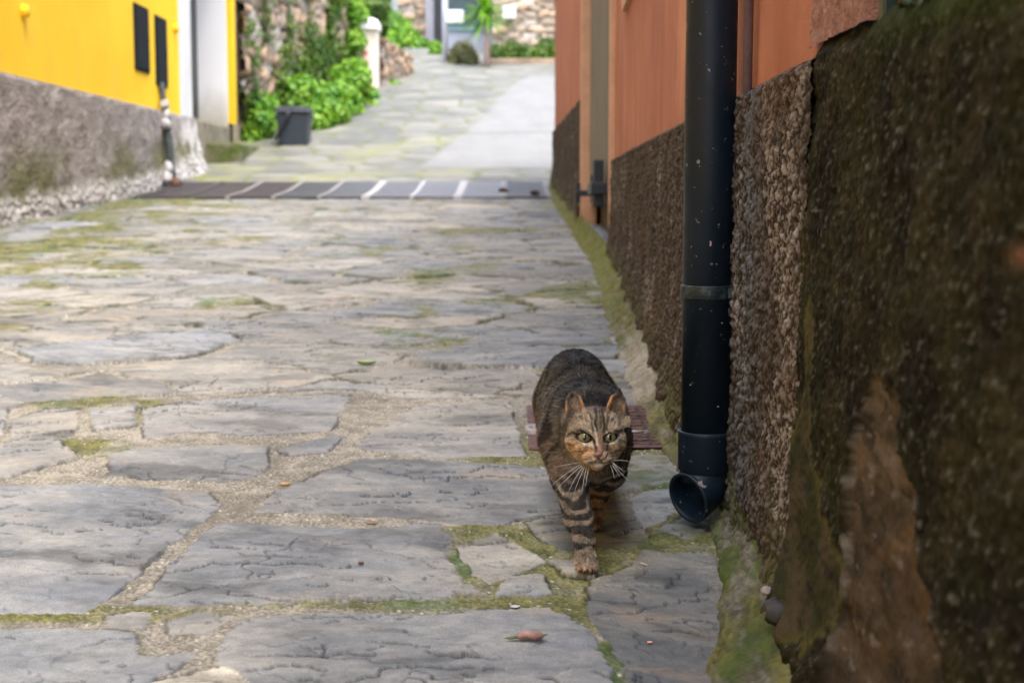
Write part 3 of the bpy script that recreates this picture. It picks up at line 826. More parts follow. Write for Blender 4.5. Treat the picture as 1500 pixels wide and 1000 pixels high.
mossy = smooth(-.1, .5, fbm(A * .8 + 3, B * 2, 407, 4) + .35 * smooth(.6, .2, up)) * smooth(.62, .25, up) * smooth(6, 9, A)
base = mixc(base, mixc(np.array([.085, .088, .025]), np.array([.19, .18, .08]), bump_), mossy * .85)
rub = mixc(np.array([.28, .26, .23]), np.array([.68, .65, .60]), smooth(.02, .25, gb) * (.5 + .5 * gid))
base = mixc(base, rub, foot * .9)
base = mixc(base, np.array([.62, .59, .56]), smooth(13.0, 14.1, A) * smooth(-.3, .2, fbm(A * 5, B * 5, 408, 3)) * .8)
put('plinth', fast_mesh('plinth_left', np.stack([x, A, B], -1).reshape(-1, 3), grid_faces(len(yy), 90), base), DASH, YH)
m = MB(); m.box((XL - .1, 2.0, 1.44), (XL + .03, JAMB0 - .012, 1.452)); m.build('plinth_cap', simple('cap', (.3, .27, .25), .9), YH)
m = MB(); m.box((XL - .5, JAMB0 - .3, .6), (XL + .03, JAMB0 - .006, 1.44)); m.build('plinth_end', simple('plinth_end_render', (.5, .47, .44), .9, .3, 10, .5, .01), YH)
m = MB(); m.box((XL - .5, JAMB1 + .0, .9), (XL + .03, PIL1 + .012, 1.50)); m.build('plinth_end', simple('pillar_foot', (.34, .29, .2), .9, .3, 10, .5, .01), YH)
m = MB(); m.box((-8.7, -5.2, 4.8), (XL + .3, PIL1 + .2, 4.92)); m.build('roof', simple('roof_eave_left', (.25, .12, .07), .8), YH)

# meter cupboards let into the yellow wall
METER = simple('dark_grey_metal', (.018, .022, .024), .75, .2, 14, .1, spec=.08)
for (y0, y1, z0, z1, lab) in ((12.15, 12.62, 1.745, 2.305, 'dark grey meter cupboard door in the yellow wall, the left of two'),
                              (12.86, 13.27, 1.67, 2.29, 'dark grey meter cupboard door in the yellow wall, above the cement-smeared cable trunking')):
    T_ = thing('meter_cupboard', lab, 'meter cupboard', (XL, y0, z0), 'meter cupboards in the yellow wall')
    MB().box((XL - .02, y0, z0), (XL + .014, y1, z1)).build('frame', METER, T_, bevel=.004)
    MB().box((XL + .014, y0 + .025, z0 + .025), (XL + .022, y1 - .025, z1 - .025)).build('door', METER, T_, bevel=.003)
    MB().tube([(XL + .02, y1 - .07, (z0 + z1) / 2), (XL + .032, y1 - .07, (z0 + z1) / 2)], .014, 10).build('lock', IRON, T_)
CEM = simple('pale_cement', (.50, .48, .46), .9, .3, 12, .6, .01)
# trunking with cement smears going down from the second cupboard
CT = thing('cable_trunking', 'grey cable trunking smeared with cement, running from the right meter cupboard to the ground', 'cable', (XL + .04, 12.95, .8))
MB().tube([(XL + .02, 12.98, 1.70), (XL + .04, 12.96, 1.55), (XL + .07, 12.93, 1.35), (XL + .09, 12.92, 1.15), (XL + .11, 12.90, .95), (XL + .13, 12.90, .80)], [.028, .025, .035, .040, .030, .035], 12).build('pipe', simple('dark_pipe', (.05, .06, .055), .7, .4, 20, .5), CT, smoothed=True)
for i, (dy, z, r) in enumerate(((.0, 1.50, .045), (.03, 1.42, .055), (-.03, 1.33, .06), (.02, 1.25, .05), (-.06, .92, .08), (.04, .86, .09), (-.12, .84, .07))):
    MB().ell((XL + .06 + (1.5 - z) * .06, 12.93 + dy, z), (.04, r, r * .9), noise=.5, seed=i).build('cement', CEM, CT, smoothed=True)
m = MB(); m.ell((XL + .17, 12.8, .80), (.05, .10, .05), noise=.4, seed=5)
m.build('rusty_stub', simple('rust_stub', (.15, .08, .045), .9, .3, 20), CT, smoothed=True)
# round yellow wall caps
for (px, py, lab) in ((33, 17, 'small round yellow junction cap on the yellow wall, well left of the meter cupboards'), (255, 42, 'small round yellow junction cap beside the right meter cupboard')):
    d, z = on_x(px, py, XL)
    m = MB(); m.tube([(XL - .01, d, z), (XL + .03, d, z), (XL + .042, d, z)], [.042, .042, .03], 16)
    m.build('junction_cap', YEL, YH, smoothed=True)

# ------------------------------------------------------------------ drain across the alley
GR = thing('drain_grating', 'row of dark steel drain gratings with pale dividers across the alley', 'drain grating', (-1.4, 12.3, .7))
DY0, DY1 = 11.45, 13.15
def zrd(y): return float(zg(y)) + .020
n = 9; x0, x1 = -3.02, .30; w = (x1 - x0) / n
STEEL = simple('grating_steel', (.050, .042, .046), .5, .25, 30, metal=.0)
DIV = simple('concrete_divider', (.20, .195, .19), .75, .2, 20, .3)
WHT = simple('white_divider', (.34, .34, .34), .6, .1, 20)
m = MB()
for (ya, yb2) in ((DY0, 12.2), (12.2, DY1)): m.quadset([(x0 - .08, ya, zrd(ya) - .010), (x1 + .1, ya, zrd(ya) - .010), (x1 + .1, yb2, zrd(yb2) - .010), (x0 - .08, yb2, zrd(yb2) - .010)], [(0, 1, 2, 3)])
m.build('channel', simple('channel_dark', (.06, .05, .05), .8), GR)
for i in range(n):
    a0, a1 = x0 + i * w + .022, x0 + (i + 1) * w - .022
    m = MB()
    for k in range(26):
        yk = DY0 + .06 + (DY1 - DY0 - .12) * k / 25
        ya, yb2 = yk - .022, yk + .022; za, zb2 = zrd(ya) + .004, zrd(yb2) + .004
        m.quadset([(a0, ya, za - .012), (a1, ya, za - .012), (a1, yb2, zb2 - .012), (a0, yb2, zb2 - .012), (a0, ya, za), (a1, ya, za), (a1, yb2, zb2), (a0, yb2, zb2)],
                  [(0, 3, 2, 1), (4, 5, 6, 7), (0, 1, 5, 4), (1, 2, 6, 5), (2, 3, 7, 6), (3, 0, 4, 7)])
    for k in range(2):
        xk = a0 + (a1 - a0) * k
        m.quadset([(xk - .010, DY0 + .03, zrd(DY0) + .007), (xk + .010, DY0 + .03, zrd(DY0) + .007), (xk + .010, 12.2, zrd(12.2) + .007), (xk - .010, 12.2, zrd(12.2) + .007),
                   (xk + .010, DY1 - .03, zrd(DY1) + .007), (xk - .010, DY1 - .03, zrd(DY1) + .007)], [(0, 1, 2, 3), (3, 2, 4, 5)])
    m.build('grate', STEEL if i < 3 else simple('grating_steel_graded', tuple(q_ * (0, 0, 0, 1.1, 1.6, 2.2, 2.8, 2.8, 1.1)[i] for q_ in (.060, .061, .068)), .45, .2, 30), GR)  # grates get paler towards the right, the last one dark again
for i in range(n + 1):
    xk = x0 + i * w; m = MB()
    hw = .018 if i not in (5, 7) else .034
    for (ya, yb2) in ((DY0, 12.2), (12.2, DY1)):
        m.quadset([(xk - hw, ya, zrd(ya) + .010), (xk + hw, ya, zrd(ya) + .010), (xk + hw, yb2, zrd(yb2) + .010), (xk - hw, yb2, zrd(yb2) + .010),
                   (xk - hw, ya, zrd(ya) - .02), (xk + hw, ya, zrd(ya) - .02)], [(0, 1, 2, 3), (4, 5, 1, 0)])
    m.build('divider', (DIV, WHT)[i in (5, 6, 7)] if i > 1 else STEEL, GR)
for (px, py, lab) in ((737, 286, 'small dark clump of dirt on the drain, left of the other clump'), (784, 290, 'small dark clump of dirt at the right end of the drain')):
    gx, gy = on_ground(px, py)
    MB().ell((gx, gy, float(zg(gy)) + .035), (.035, .06, .022), noise=.9, seed=3).build('dirt_clump', simple('dark_dirt', (.05, .03, .025), .9), label=lab, cat='debris', group='dirt clumps on the drain')
# ------------------------------------------------------------------ beyond the drain
def G3(px, py):
    x, y = on_ground(px, py); return x, y, float(zg(y))

def stonewall(name, p0, p1, z0, z1, label, seed, tone=0, cell=(.26, .16), thick=.4, **kw):
    """dry stone wall standing along p0 -> p1, face on the right-hand side of that line, with real thickness"""
    p0 = np.array(p0, float); p1 = np.array(p1, float); L = np.linalg.norm(p1 - p0); dr = (p1 - p0) / L
    nrm = np.array([dr[1], -dr[0]])
    us = np.linspace(0, L, int(L / .035)); vs = np.linspace(z0, z1, int((z1 - z0) / .035))
    U, W = np.meshgrid(us, vs, indexing='ij')
    wu = U + .05 * pn(U * 5, W * 5, seed + 1); ww = W + .04 * pn(U * 5, W * 5, seed + 2)
    f1, bd, cid, _, _ = voro(wu / cell[0], ww / cell[1], seed, .85)
    ins = smooth(.0, .12, bd); h = ins * (.05 + .06 * cid) + .02 * fbm(U * 6, W * 6, seed + 3, 3)
    c = mixc(np.array([.16, .12, .09]), np.array([.46, .37, .28]), np.clip(.5 * cid + .5 + .5 * fbm(U * 3, W * 3, seed + 4, 3), 0, 1) * (.6 + .4 * cid))
    c = mixc(c, np.array([.42, .26, .16]), (cid > .7) * .55); c = mixc(c, np.array([.55, .50, .44]), (cid < .2) * .6)
    c = c * (.28 + .72 * ins)[..., None] if tone == 0 else mixc(np.array([.30, .26, .2]), c * 1.1, smooth(0, .06, bd))
    P = p0[None, None] + dr[None, None] * U[..., None] + nrm[None, None] * h[..., None]
    me = fast_mesh(name, np.concatenate([P, W[..., None]], -1).reshape(-1, 3), grid_faces(len(us), len(vs), flip=False), c)
    o = put(name, me, DASH, label=label, cat='stone wall', **kw)
    b0 = p0 - nrm * .02; b1 = p1 - nrm * .02; q0 = p0 - nrm * thick; q1 = p1 - nrm * thick
    m = MB(); m.quadset([(*b0, z0), (*b1, z0), (*q1, z0), (*q0, z0), (*b0, z1 + .02), (*b1, z1 + .02), (*q1, z1 + .02), (*q0, z1 + .02)],
                        [(0, 3, 2, 1), (4, 5, 6, 7), (0, 1, 5, 4), (1, 2, 6, 5), (2, 3, 7, 6), (3, 0, 4, 7)])
    m.build('wall_core', simple('wall_core_stone', (.22, .18, .13), .9, .3, 5), o)
    return o, p0, dr, nrm, L

IVY = leafmat('ivy_leaf', (.04, .105, .010), (.15, .24, .025), 3)
BUSH = leafmat('bright_leaf', (.08, .24, .012), (.25, .44, .035), 4)
DARKLEAF = leafmat('dark_leaf', (.03, .09, .015), (.08, .16, .03), 4)

W1, p0, dr_, nr_, L_ = stonewall('stone_wall', (-3.18, 16.7), (-2.38, 21.0), .9, 5.4, 'rubble stone retaining wall overgrown with ivy beside the yellow house', 500)
# ivy over it: clumps
def ivy(n, fu, size, mat, name, out=.12, label=None, **kw):
    u, w, k = fu(n)
    P = p0[None] + dr_[None] * u[:, None] + nr_[None] * (out * k)[:, None]
    pts = np.concatenate([P, w[:, None]], 1); dd = np.tile([nr_[0], nr_[1], .5], (len(u), 1))
    v, f = leaf_cloud(pts, dd, size, 1, RNG, .5)
    return put(name, fast_mesh(name, v, f, smoothed=False), mat, label=label, **kw)

def f_ivy(n):
    u = RNG.uniform(0, L_ + .1, n * 4); w = RNG.uniform(1.1, 5.4, n * 4); gz = zg(16.7 + u)
    dens = fbm(u * 1.5, w * 1.1, 510, 4) + .25 * (u / L_) - .18 + .55 * np.clip((gz + 1.0 - w), 0, 1)
    s = dens > RNG.uniform(-.15, .4, n * 4) * 1.0
    return u[s][:n], w[s][:n], RNG.uniform(.3, 1.8, n * 4)[s][:n]
ivy(16000, f_ivy, .075, IVY, 'ivy', .10, 'ivy climbing in patches over the rubble stone wall', cat='ivy', kind='stuff')

def bushat(name, pts_px, r, n, size, mat, label, cat, group=None, seed=0, squash=(1, 1, 1), stems=True):
    """a plant of many leaf-sized faces round several clump centres: pts = (x, y, z)"""
    rg = np.random.default_rng(seed + 900)
    P = []; D = []
    for (c, rr, k) in pts_px:
        kk = int(n * k); d = rg.normal(0, 1, (kk, 3)); d /= np.linalg.norm(d, axis=1)[:, None]
        rad = rr * rg.uniform(.45, 1.12, kk) ** .6
        P.append(np.array(c) + d * rad[:, None] * np.array(squash)); D.append(d + np.array([0, 0, .4]))
    v, f = leaf_cloud(np.concatenate(P), np.concatenate(D), size, 1, rg, .3)
    T = thing(name, label, cat, tuple(np.array(pts_px[0][0]) * [1, 1, 0] + [0, 0, float(zg(pts_px[0][0][1]))]), group)
    put('foliage', fast_mesh(name, v, f, smoothed=False), mat, T)
    m = MB(); x, y, z = pts_px[0][0]
    for (c, rr, k) in pts_px:
        m.tube([(x, y, float(zg(y)) - .05), ((x + c[0]) / 2, (y + c[1]) / 2 + .02, (c[2] + float(zg(y))) / 2), c], [.02, .015, .006], 6)
    m.build('stem', simple('stem_bark', (.12, .10, .05), .9), T)
    return T

def gp(px, py, d, dz=0):
    x, y, z = at_depth(px, py, d); return (x, y, z + dz)

bushat('leafy_plant', [(gp(378, 178, 16.9), .20, 1), (gp(366, 200, 16.8), .14, .5), (gp(392, 158, 17.2), .15, .5), (gp(372, 150, 17), .12, .4)], 0, 900, .085, BUSH, 'tall light green plant between the yellow house and dark bin', 'plant', seed=1)
bushat('leafy_plant', [(gp(478, 160, 18.0), .30, 1), (gp(462, 178, 17.6), .22, .7), (gp(500, 150, 18.6), .26, .8), (gp(515, 118, 19.2), .26, .7), (gp(440, 140, 18.0), .25, .6)], 0, 1500, .085, BUSH, 'bright green climbing bush right of the dark bin, against the stone wall', 'plant', seed=2)
bushat('leafy_plant', [(gp(530, 150, 20.0), .26, 1), (gp(545, 165, 19.5), .15, .5), (gp(505, 172, 19.0), .18, .6)], 0, 1200, .08, BUSH, 'low bright green plant growing at the foot of the white gate pillar', 'plant', seed=3)
bushat('leafy_plant', [(gp(575, 138, 21.5), .17, 1), (gp(560, 120, 21.8), .14, .5), (gp(555, 160, 21.0), .12, .5)], 0, 800, .08, BUSH, 'yellow-green weeds at the road edge right of the white gate pillar', 'plant', seed=4)
bushat('hanging_creeper', [(gp(520, 60, 20.7), .16, 1), (gp(522, 100, 20.6), .15, 1), (gp(518, 20, 20.8), .20, 1), (gp(524, 130, 20.4), .14, .7)], 0, 700, .07, BUSH, 'yellow-green creeper hanging down just left of the white gate pillar', 'creeper', seed=5)
bushat('leafy_bush', [(gp(535, 8, 22.5), .30, 1), (gp(552, 35, 23), .20, .7), (gp(550, 5, 23), .25, .7)], 0, 900, .08, IVY, 'green bush overhanging the stone wall above the white gate pillar', 'bush', seed=6)

# white gate pillar with its domed cap
GP = thing('gate_pillar', 'white plastered gate pillar with a domed cap and faded red marks', 'gate pillar', gp(537, 130, 21.0))
gx, gy, gz = gp(537, 131, 21.0)
MB().box((gx - .20, gy - .16, gz - .2), (gx + .18, gy + .16, gz + .84)).build('shaft', simple('cream_render', (.72, .60, .50), .85, .15, 6, .3), GP, bevel=.02)
m = MB(); m.box((gx - .25, gy - .22, gz + .84), (gx + .20, gy + .22, gz + .95)); m.ell((gx - .025, gy, gz + .95), (.215, .20, .08)); m.build('cap', simple('white_cap', (.85, .85, .82), .8, .1, 6), GP, bevel=.01)
m = MB()
for i, (dx, dz, w_, h_) in enumerate(((-.02, .62, .05, .07), (.0, .50, .09, .05), (-.04, .42, .05, .10), (.03, .36, .06, .04), (-.02, .24, .04, .07))):
    m.box((gx + dx - w_ / 2, gy - .166, gz + dz - h_ / 2), (gx + dx + w_ / 2, gy - .161, gz + dz + h_ / 2), taper=.4)
m.build('red_marks', simple('faded_red', (.62, .16, .12), .8, .3, 30), GP)
stonewall('stone_wall', (gx + .17, gy + .1), (gx + .40, gy + 3.0), 1.9, gz + .75, 'low rubble wall running back behind the white gate pillar', 520)

# dark bin with lid and bar handle
bx, by, bz = gp(432, 214, 16.5)
BIN = thing('food_waste_bin', 'small dark grey plastic waste bin with a lid and a slanting handle', 'bin', (bx, by, bz))
BP = simple('dark_plastic', (.032, .042, .055), .45, .15, 20, .1)
BP2 = simple('grey_plastic_lid', (.060, .070, .085), .4, .15, 20, .1)
m = MB(); m.box((bx - .185, by - .17, bz - .01), (bx + .185, by + .17, bz + .37), taper=.14); m.build('body', BP, BIN, bevel=.02)
m = MB(); m.box((bx - .205, by - .19, bz + .37), (bx + .205, by + .19, bz + .405)); m.box((bx - .185, by - .17, bz + .405), (bx + .185, by + .17, bz + .44)); m.build('lid', BP2, BIN, bevel=.015)
m = MB(); m.tube([(bx - .02, by - .20, bz + .40), (bx - .06, by - .205, bz + .29), (bx - .13, by - .205, bz + .17), (bx - .19, by - .20, bz + .06)], [.022, .018, .018, .014], 10)
m.build('handle', simple('black_plastic', (.010, .012, .015), .5), BIN, smoothed=True)
for s in (-1, 1): MB().tube([(bx + s * .205, by, bz + .33), (bx + s * .225, by, bz + .33)], .025, 10).build('hinge', BP2, BIN)

# ---- the far side of the bend
def fbox(px0, px1, d, z0, z1, th=.3):
    x0 = at_depth(px0, 100, d)[0]; x1 = at_depth(px1, 100, d)[0]
    return (x0, d, z0), (x1, d + th, z1)
stonewall('stone_wall', (at_depth(722, 50, 27.5)[0], 27.5), (6.5, 27.5), 2.6, 7.5, 'tall pale rubble stone house wall at the top of the alley, right', 540, 1, (.30, .13))
stonewall('stone_wall', (at_depth(584, 50, 31.5)[0], 31.5), (at_depth(634, 50, 31.5)[0], 31.5), 3.6, 8.0, 'pale rubble stone wall left of the dark gate at the top of the alley', 560, 1, (.34, .15))
a, b = fbox(668, 722, 29.0, 3.2, 6.5)
GAR = thing('garage_door', 'dark grey garage door with a pale lower band behind the street pole', 'garage door', (a[0], a[1], 3.3))
zs = at_depth(700, 43, 29.0)[2]
m = MB(); m.box((a[0] - .25, a[1], zs), (b[0] + .1, b[1], 7.0)); m.build('upper_panel', simple('slate_green_door', (.040, .065, .072), .5, .2, 5), GAR)
m = MB(); m.box((a[0] - .25, a[1] - .05, 3.2), (b[0] + .1, b[1], zs - .003)); m.build('lower_panel', simple('pale_grey_door', (.27, .28, .33), .6, .1, 5), GAR)
m = MB(); m.box((a[0] - .25, a[1] - .08, zs - .04), (b[0] + .1, a[1] - .052, zs + .04)); m.build('rail', simple('teal_rail', (.12, .20, .22), .5), GAR)
a, b = fbox(636, 648, 30.5, 3.4, 8.0)
MB().box(a, (b[0] + .35, b[1], b[2])).build('dark_gate', simple('dark_gate_metal', (.035, .032, .038), .6, .2, 5), label='narrow dark metal gate between the left stone wall and the grey pole', cat='gate', bevel=.01)
a, b = fbox(624, 636, 30.9, 3.4, 8.0)
MB().box(a, b).build('house_corner', simple('lilac_grey_render', (.42, .40, .44), .8, .1, 3), label='pale grey rendered wall corner left of the dark gate', cat='wall', bevel=.01)
a, b = fbox(545, 590, 34, 3.8, 9.0)
MB().box((a[0] - 6, a[1], a[2]), b).build('grey_facade', simple('grey_green_facade', (.30, .33, .32), .8, .25, .7), label='hazy grey-green facade behind the bushes at the far bend', cat='building', bevel=.02)
MB().box((a[0] - 6, 30, 3.2), (a[0] + .2, 30.3, 5.0)).build('garden_wall', simple('garden_wall_render', (.35, .31, .25), .9, .3, 1.5), label='garden wall at the outside of the far bend', cat='wall', bevel=.02)
POLE = thing('street_pole', 'pale grey street pole carrying a small white sign', 'street pole', gp(652, 80, 26.0))
sx_, sy_, sz_ = gp(652, 81, 26.0)
GREY = simple('galvanised', (.50, .50, .56), .45, .1, 10, metal=.2)
m = MB(); m.tube([(sx_, sy_, sz_ - .1), (sx_, sy_, sz_ + .8), (sx_, sy_, sz_ + 3.2)], .055, 14); m.build('pole', GREY, POLE, smoothed=True)
c0 = gp(667, 24, 25.9)
SG = MB().box((c0[0] - .17, c0[1] - .02, c0[2] - .125), (c0[0] + .15, c0[1] + .02, c0[2] + .105)).build('sign_plate', simple('white_enamel', (.62, .62, .63), .4, .03, 5), POLE, bevel=.05)
MB().tube([(c0[0] - .17, c0[1] + .03, c0[2]), (sx_, sy_, c0[2])], .02, 8).build('clamp', GREY, SG)
c0 = gp(746, 18, 27.3)
MB().box((c0[0] - .13, c0[1] - .03, c0[2] - .13), (c0[0] + .13, c0[1] + .06, c0[2] + .13)).build('wall_box', simple('white_box', (.62, .60, .58), .4, .03, 5), bevel=.02,
    label='small square white box fixed on the far right stone wall', cat='wall box')
# dracaena in the bend: trunk and strap leaves
tx, ty_, tz = gp(712, 102, 25.3)
PT = thing('palm_tree', 'young palm with a slim trunk and a spray of bright green strap leaves', 'palm', (tx, ty_, tz))
m = MB(); m.tube([(tx, ty_, tz - .1), (tx + .02, ty_, tz + .4), (tx - .01, ty_, tz + .9)], [.065, .05, .045], 12); m.build('trunk', simple('palm_bark', (.34, .24, .2), .9, .3, 20, .5, .01), PT, smoothed=True)
vs2 = []; fs2 = []; rr = random.Random(5); top = Vector((tx - .01, ty_, tz + .85))
for i in range(110):
    az = rr.uniform(0, 2 * PI); el = rr.uniform(-.5, 1.4); L = rr.uniform(.45, .75)
    d = Vector((math.cos(az) * math.cos(el), math.sin(az) * math.cos(el), math.sin(el))); sd_ = d.cross(Vector((0, 0, 1))).normalized() * .028
    prev = None; base_ = top + Vector((0, 0, rr.uniform(0, .25)))
    for k in range(6):
        s = k / 5; p = base_ + d * L * s + Vector((0, 0, -.35 * L * s * s)); w_ = 1 - s ** 2
        b = len(vs2); vs2 += [tuple(p + sd_ * w_), tuple(p - sd_ * w_)]
        if prev is not None: fs2.append((prev, prev + 1, b + 1, b))
        prev = b
put('fronds', fast_mesh('fronds', vs2, fs2, smoothed=False), BUSH, PT)
# planter hedge, bushes
MB().box((at_depth(716, 95, 25.8)[0], 25.8, 2.7), (6, 26.3, 3.12)).build('planter_wall', simple('planter_stone', (.28, .20, .14), .9, .35, 4, .5, .02), bevel=.03,
    label='low brown stone planter wall along the top of the ramp', cat='planter')
hx = at_depth(720, 80, 26.0)[0]
bushat('hedge_bush', [((hx + i * .28 + .1, 26.1, 3.22 + .05 * math.sin(i * 2)), .20, 1) for i in range(5)], 0, 500, .07, IVY, 'dark green low hedge growing in the stone planter', 'hedge', seed=11)
bushat('olive_bush', [(gp(678, 78, 25.9), .22, 1), (gp(690, 88, 25.7), .15, .6), (gp(668, 85, 25.9), .15, .6)], 0, 900, .06, leafmat('olive_leaf', (.10, .10, .04), (.22, .22, .08)), 'olive-brown bush between the grey pole and the palm', 'bush', seed=12)
bushat('leafy_bush', [(gp(575, 50, 30.5), .45, 1), (gp(595, 62, 30), .30, .8), (gp(615, 70, 29.6), .20, .5), (gp(570, 68, 29.5), .30, .6), (gp(560, 45, 30.5), .4, .8)], 0, 1200, .10, BUSH, 'vivid green bushes at the outside of the bend, left of the stone wall', 'bush', seed=13)
bushat('leafy_plant', [(gp(640, 74, 28.0), .14, 1), (gp(637, 68, 28.2), .10, .6)], 0, 500, .07, BUSH, 'small bright plant at the foot of the grey pole', 'plant', seed=14)
bushat('leafy_bush', [(gp(800, 70, 26.2), .2, 1)], 0, 400, .07, DARKLEAF, 'dark green bush beside the far end of the orange house', 'bush', seed=15)
MB().box((5.0, 20, 1.5), (9.0, 27.4, 7.0)).build('side_house', simple('side_house_render', (.5, .42, .33), .85, .2, 1), label='plain beige house closing the right of the upper road', cat='house', bevel=.02)
# ------------------------------------------------------------------ drainpipe
PX, PY_, PR = .331, 2.40, .0425
DP = thing('drainpipe', 'dark blue-black cast drainpipe with a bent outlet, running down the right wall beside the cat', 'drainpipe', (PX, PY_, .2))
t = MT('pipe_paint', .38, .28)
nz = t.noise(6, 6, .6, (1, 1, .35)); v1 = t.vor(60, stretch=(1, 1, .5)); spk = t.noise(95, 2, .5)
c = t.mix(t.rng(nz, .3, .7), (.0030, .0060, .0110), (.0070, .0165, .0290))
chip = t.rng(t.noise(16, 4, .7, (1, 1, .35)), .665, .675)
c = t.mix(chip, c, (.22, .18, .17)); c = t.mix(t.rng(spk, .70, .72), c, (.16, .17, .18)); t.color(c)
t.setin(t.b.inputs['Roughness'], t.rng(t.noise(25, 5, .65), .3, .7, .36, .60)); t.bump(t.math('SUBTRACT', t.noise(14, 4), t.math('MULTIPLY', chip, .6)), .12, .004)
PAINT = t.m
ZS = at_depth(1035, 686, PY_)[2]; zb = ZS
m = MB(); m.tube([(PX, PY_, zb - .02), (PX, PY_, .8), (PX + .002, PY_, 1.5), (PX + .004, PY_, 4.0)], PR, 48, flat=1)
m.build('pipe', PAINT, DP, smoothed=True)
# socket at the elbow
m = MB(); m.tube([(PX, PY_, ZS - .004), (PX, PY_, ZS), (PX, PY_, ZS + .060), (PX, PY_, ZS + .066), (PX, PY_, ZS + .0665)], [PR + .001, PR + .0045, PR + .0045, PR + .0065, PR + .001], 48, flat=1)
m.build('socket', PAINT, DP, smoothed=True)
# elbow: hollow, opening down-left towards the camera
hv = Vector((-.80, -.60, 0)).normalized(); RB = .0465
P0 = Vector((PX, PY_, ZS)); TH = math.radians(76)
cen = [P0 + hv * RB * (1 - math.cos(TH * i / 14)) + Vector((0, 0, -RB * math.sin(TH * i / 14))) for i in range(15)]
cen.append(cen[-1] + (hv * math.sin(TH) + Vector((0, 0, -math.cos(TH)))) * .006)
m = MB(); m.tube([P0 + Vector((0, 0, .01))] + cen, [PR] + [PR + .0005] * 13 + [PR + .001, PR + .0020, PR + .0022], 48, caps=False)
ob = m.build('elbow', PAINT, DP, smoothed=True)
sol = ob.modifiers.new('wall', 'SOLIDIFY'); sol.thickness = .0045; sol.offset = -1
m = MB(); m.tube([cen[2], cen[3]], [PR - .006, PR - .006], 32); m.build('inside', simple('pipe_inside', (.006, .008, .012), .8), ob)
# chipped paint along its edge
CH = simple('bare_primer', (.30, .22, .22), .7, .2, 60)
rr = random.Random(12)
for (px, py, hh2, ww2) in ((1068, 245, .022, .16), (1069, 205, .030, .10), (1066, 380, .020, .16), (1064, 455, .016, .13), (1067, 520, .018, .12), (1066, 640, .020, .22), (1034, 356, .012, .05), (1052, 470, .003, .04), (1010, 560, .003, .04), (1048, 590, .003, .05)):
    z0 = at_depth(px, py, PY_)[2]; s_ = max(-.995, min(.995, (px - 1036) / 36.0)); a0 = math.asin(s_); m = MB(); vs3 = []; n_e = 14
    vs3.append((PX + (PR + .0006) * math.sin(a0), PY_ - (PR + .0006) * math.cos(a0), z0))
    for k in range(n_e):
        a = 2 * PI * k / n_e; q_ = rr.uniform(.6, 1.1); aa = a0 + ww2 * q_ * math.cos(a)
        vs3.append((PX + (PR + .0006) * math.sin(aa), PY_ - (PR + .0006) * math.cos(aa), z0 + hh2 * .5 * q_ * math.sin(a)))
    m.quadset(vs3, [(0, 1 + k, 1 + (k + 1) % n_e) for k in range(n_e)]); m.build('paint_chip', CH, DP)
# bracket ring with its lug
RINGZ = at_depth(1035, 427, PY_)[2]
m = MB(); m.tube([(PX, PY_, RINGZ - .012), (PX, PY_, RINGZ - .011), (PX, PY_, RINGZ - .004), (PX, PY_, RINGZ + .004), (PX, PY_, RINGZ + .011), (PX, PY_, RINGZ + .012)],
               [PR + .0005, PR + .0035, PR + .0045, PR + .0045, PR + .0035, PR + .0005], 48)
m.box((PX + .02, PY_ - .012, RINGZ - .012), (PX + .07, PY_ + .012, RINGZ + .012)); m.box((PX + .028, PY_ - .048, RINGZ - .009), (PX + .045, PY_ - .030, RINGZ + .009))
t = MT('bracket_paint', .5, .4); t.color(t.mix(t.rng(t.noise(60, 5, .7), .5, .6), (.006, .010, .014), (.030, .048, .050))); t.bump(t.noise(90, 4), .4, .002)
m.build('bracket', t.m, DP, bevel=.0015, smoothed=False)

# ------------------------------------------------------------------ rusty cast-iron cover behind the cat
cx0, cx1, cy0, cy1 = .045, .345, 2.93, 3.36
MC = thing('manhole_cover', 'rusty red cast-iron inspection cover with raised bars, set in the paving behind the cat', 'manhole cover', ((cx0 + cx1) / 2, 3.1, float(zg(3.1))))
t = MT('rusty_iron', .7, .35, .15)
rn = t.noise(28, 6, .65); t.color(t.mix(t.rng(rn, .3, .7), (.060, .034, .030), (.15, .085, .074))); t.bump(t.noise(220, 4), .5, .0015)
RUST = t.m
t = MT('rusty_iron_dark', .8, .3); t.color(t.mix(t.rng(t.noise(40, 5), .3, .7), (.028, .018, .016), (.07, .042, .034))); RUSTD = t.m
def zc(y, x=0): return float(zg(y)) + .0045
def slab(m, x0, x1, y0, y1, a, b):
    m.quadset([(x0, y0, zc(y0) + a), (x1, y0, zc(y0) + a), (x1, y1, zc(y1) + a), (x0, y1, zc(y1) + a), (x0, y0, zc(y0) + b), (x1, y0, zc(y0) + b), (x1, y1, zc(y1) + b), (x0, y1, zc(y1) + b)],
              [(0, 3, 2, 1), (4, 5, 6, 7), (0, 1, 5, 4), (1, 2, 6, 5), (2, 3, 7, 6), (3, 0, 4, 7)])
m = MB(); slab(m, cx0 + .02, cx1, cy0, cy1, -.02, .002); m.build('plate', RUSTD, MC)
m = MB()
slab(m, cx0 + .02, cx0 + .045, cy0, cy1, -.02, .0045); slab(m, cx1 - .02, cx1, cy0, cy1, -.02, .0045)
slab(m, cx0 + .047, cx1 - .022, cy0, cy0 + .02, -.02, .0045); slab(m, cx0 + .047, cx1 - .022, cy1 - .02, cy1, -.02, .0045)
m.build('frame', RUST, MC, bevel=.002)
m = MB(); rr = random.Random(3)
gx_ = np.linspace(cx0 + .055, cx1 - .035, 8); gy_ = np.linspace(cy0 + .035, cy1 - .035, 11)
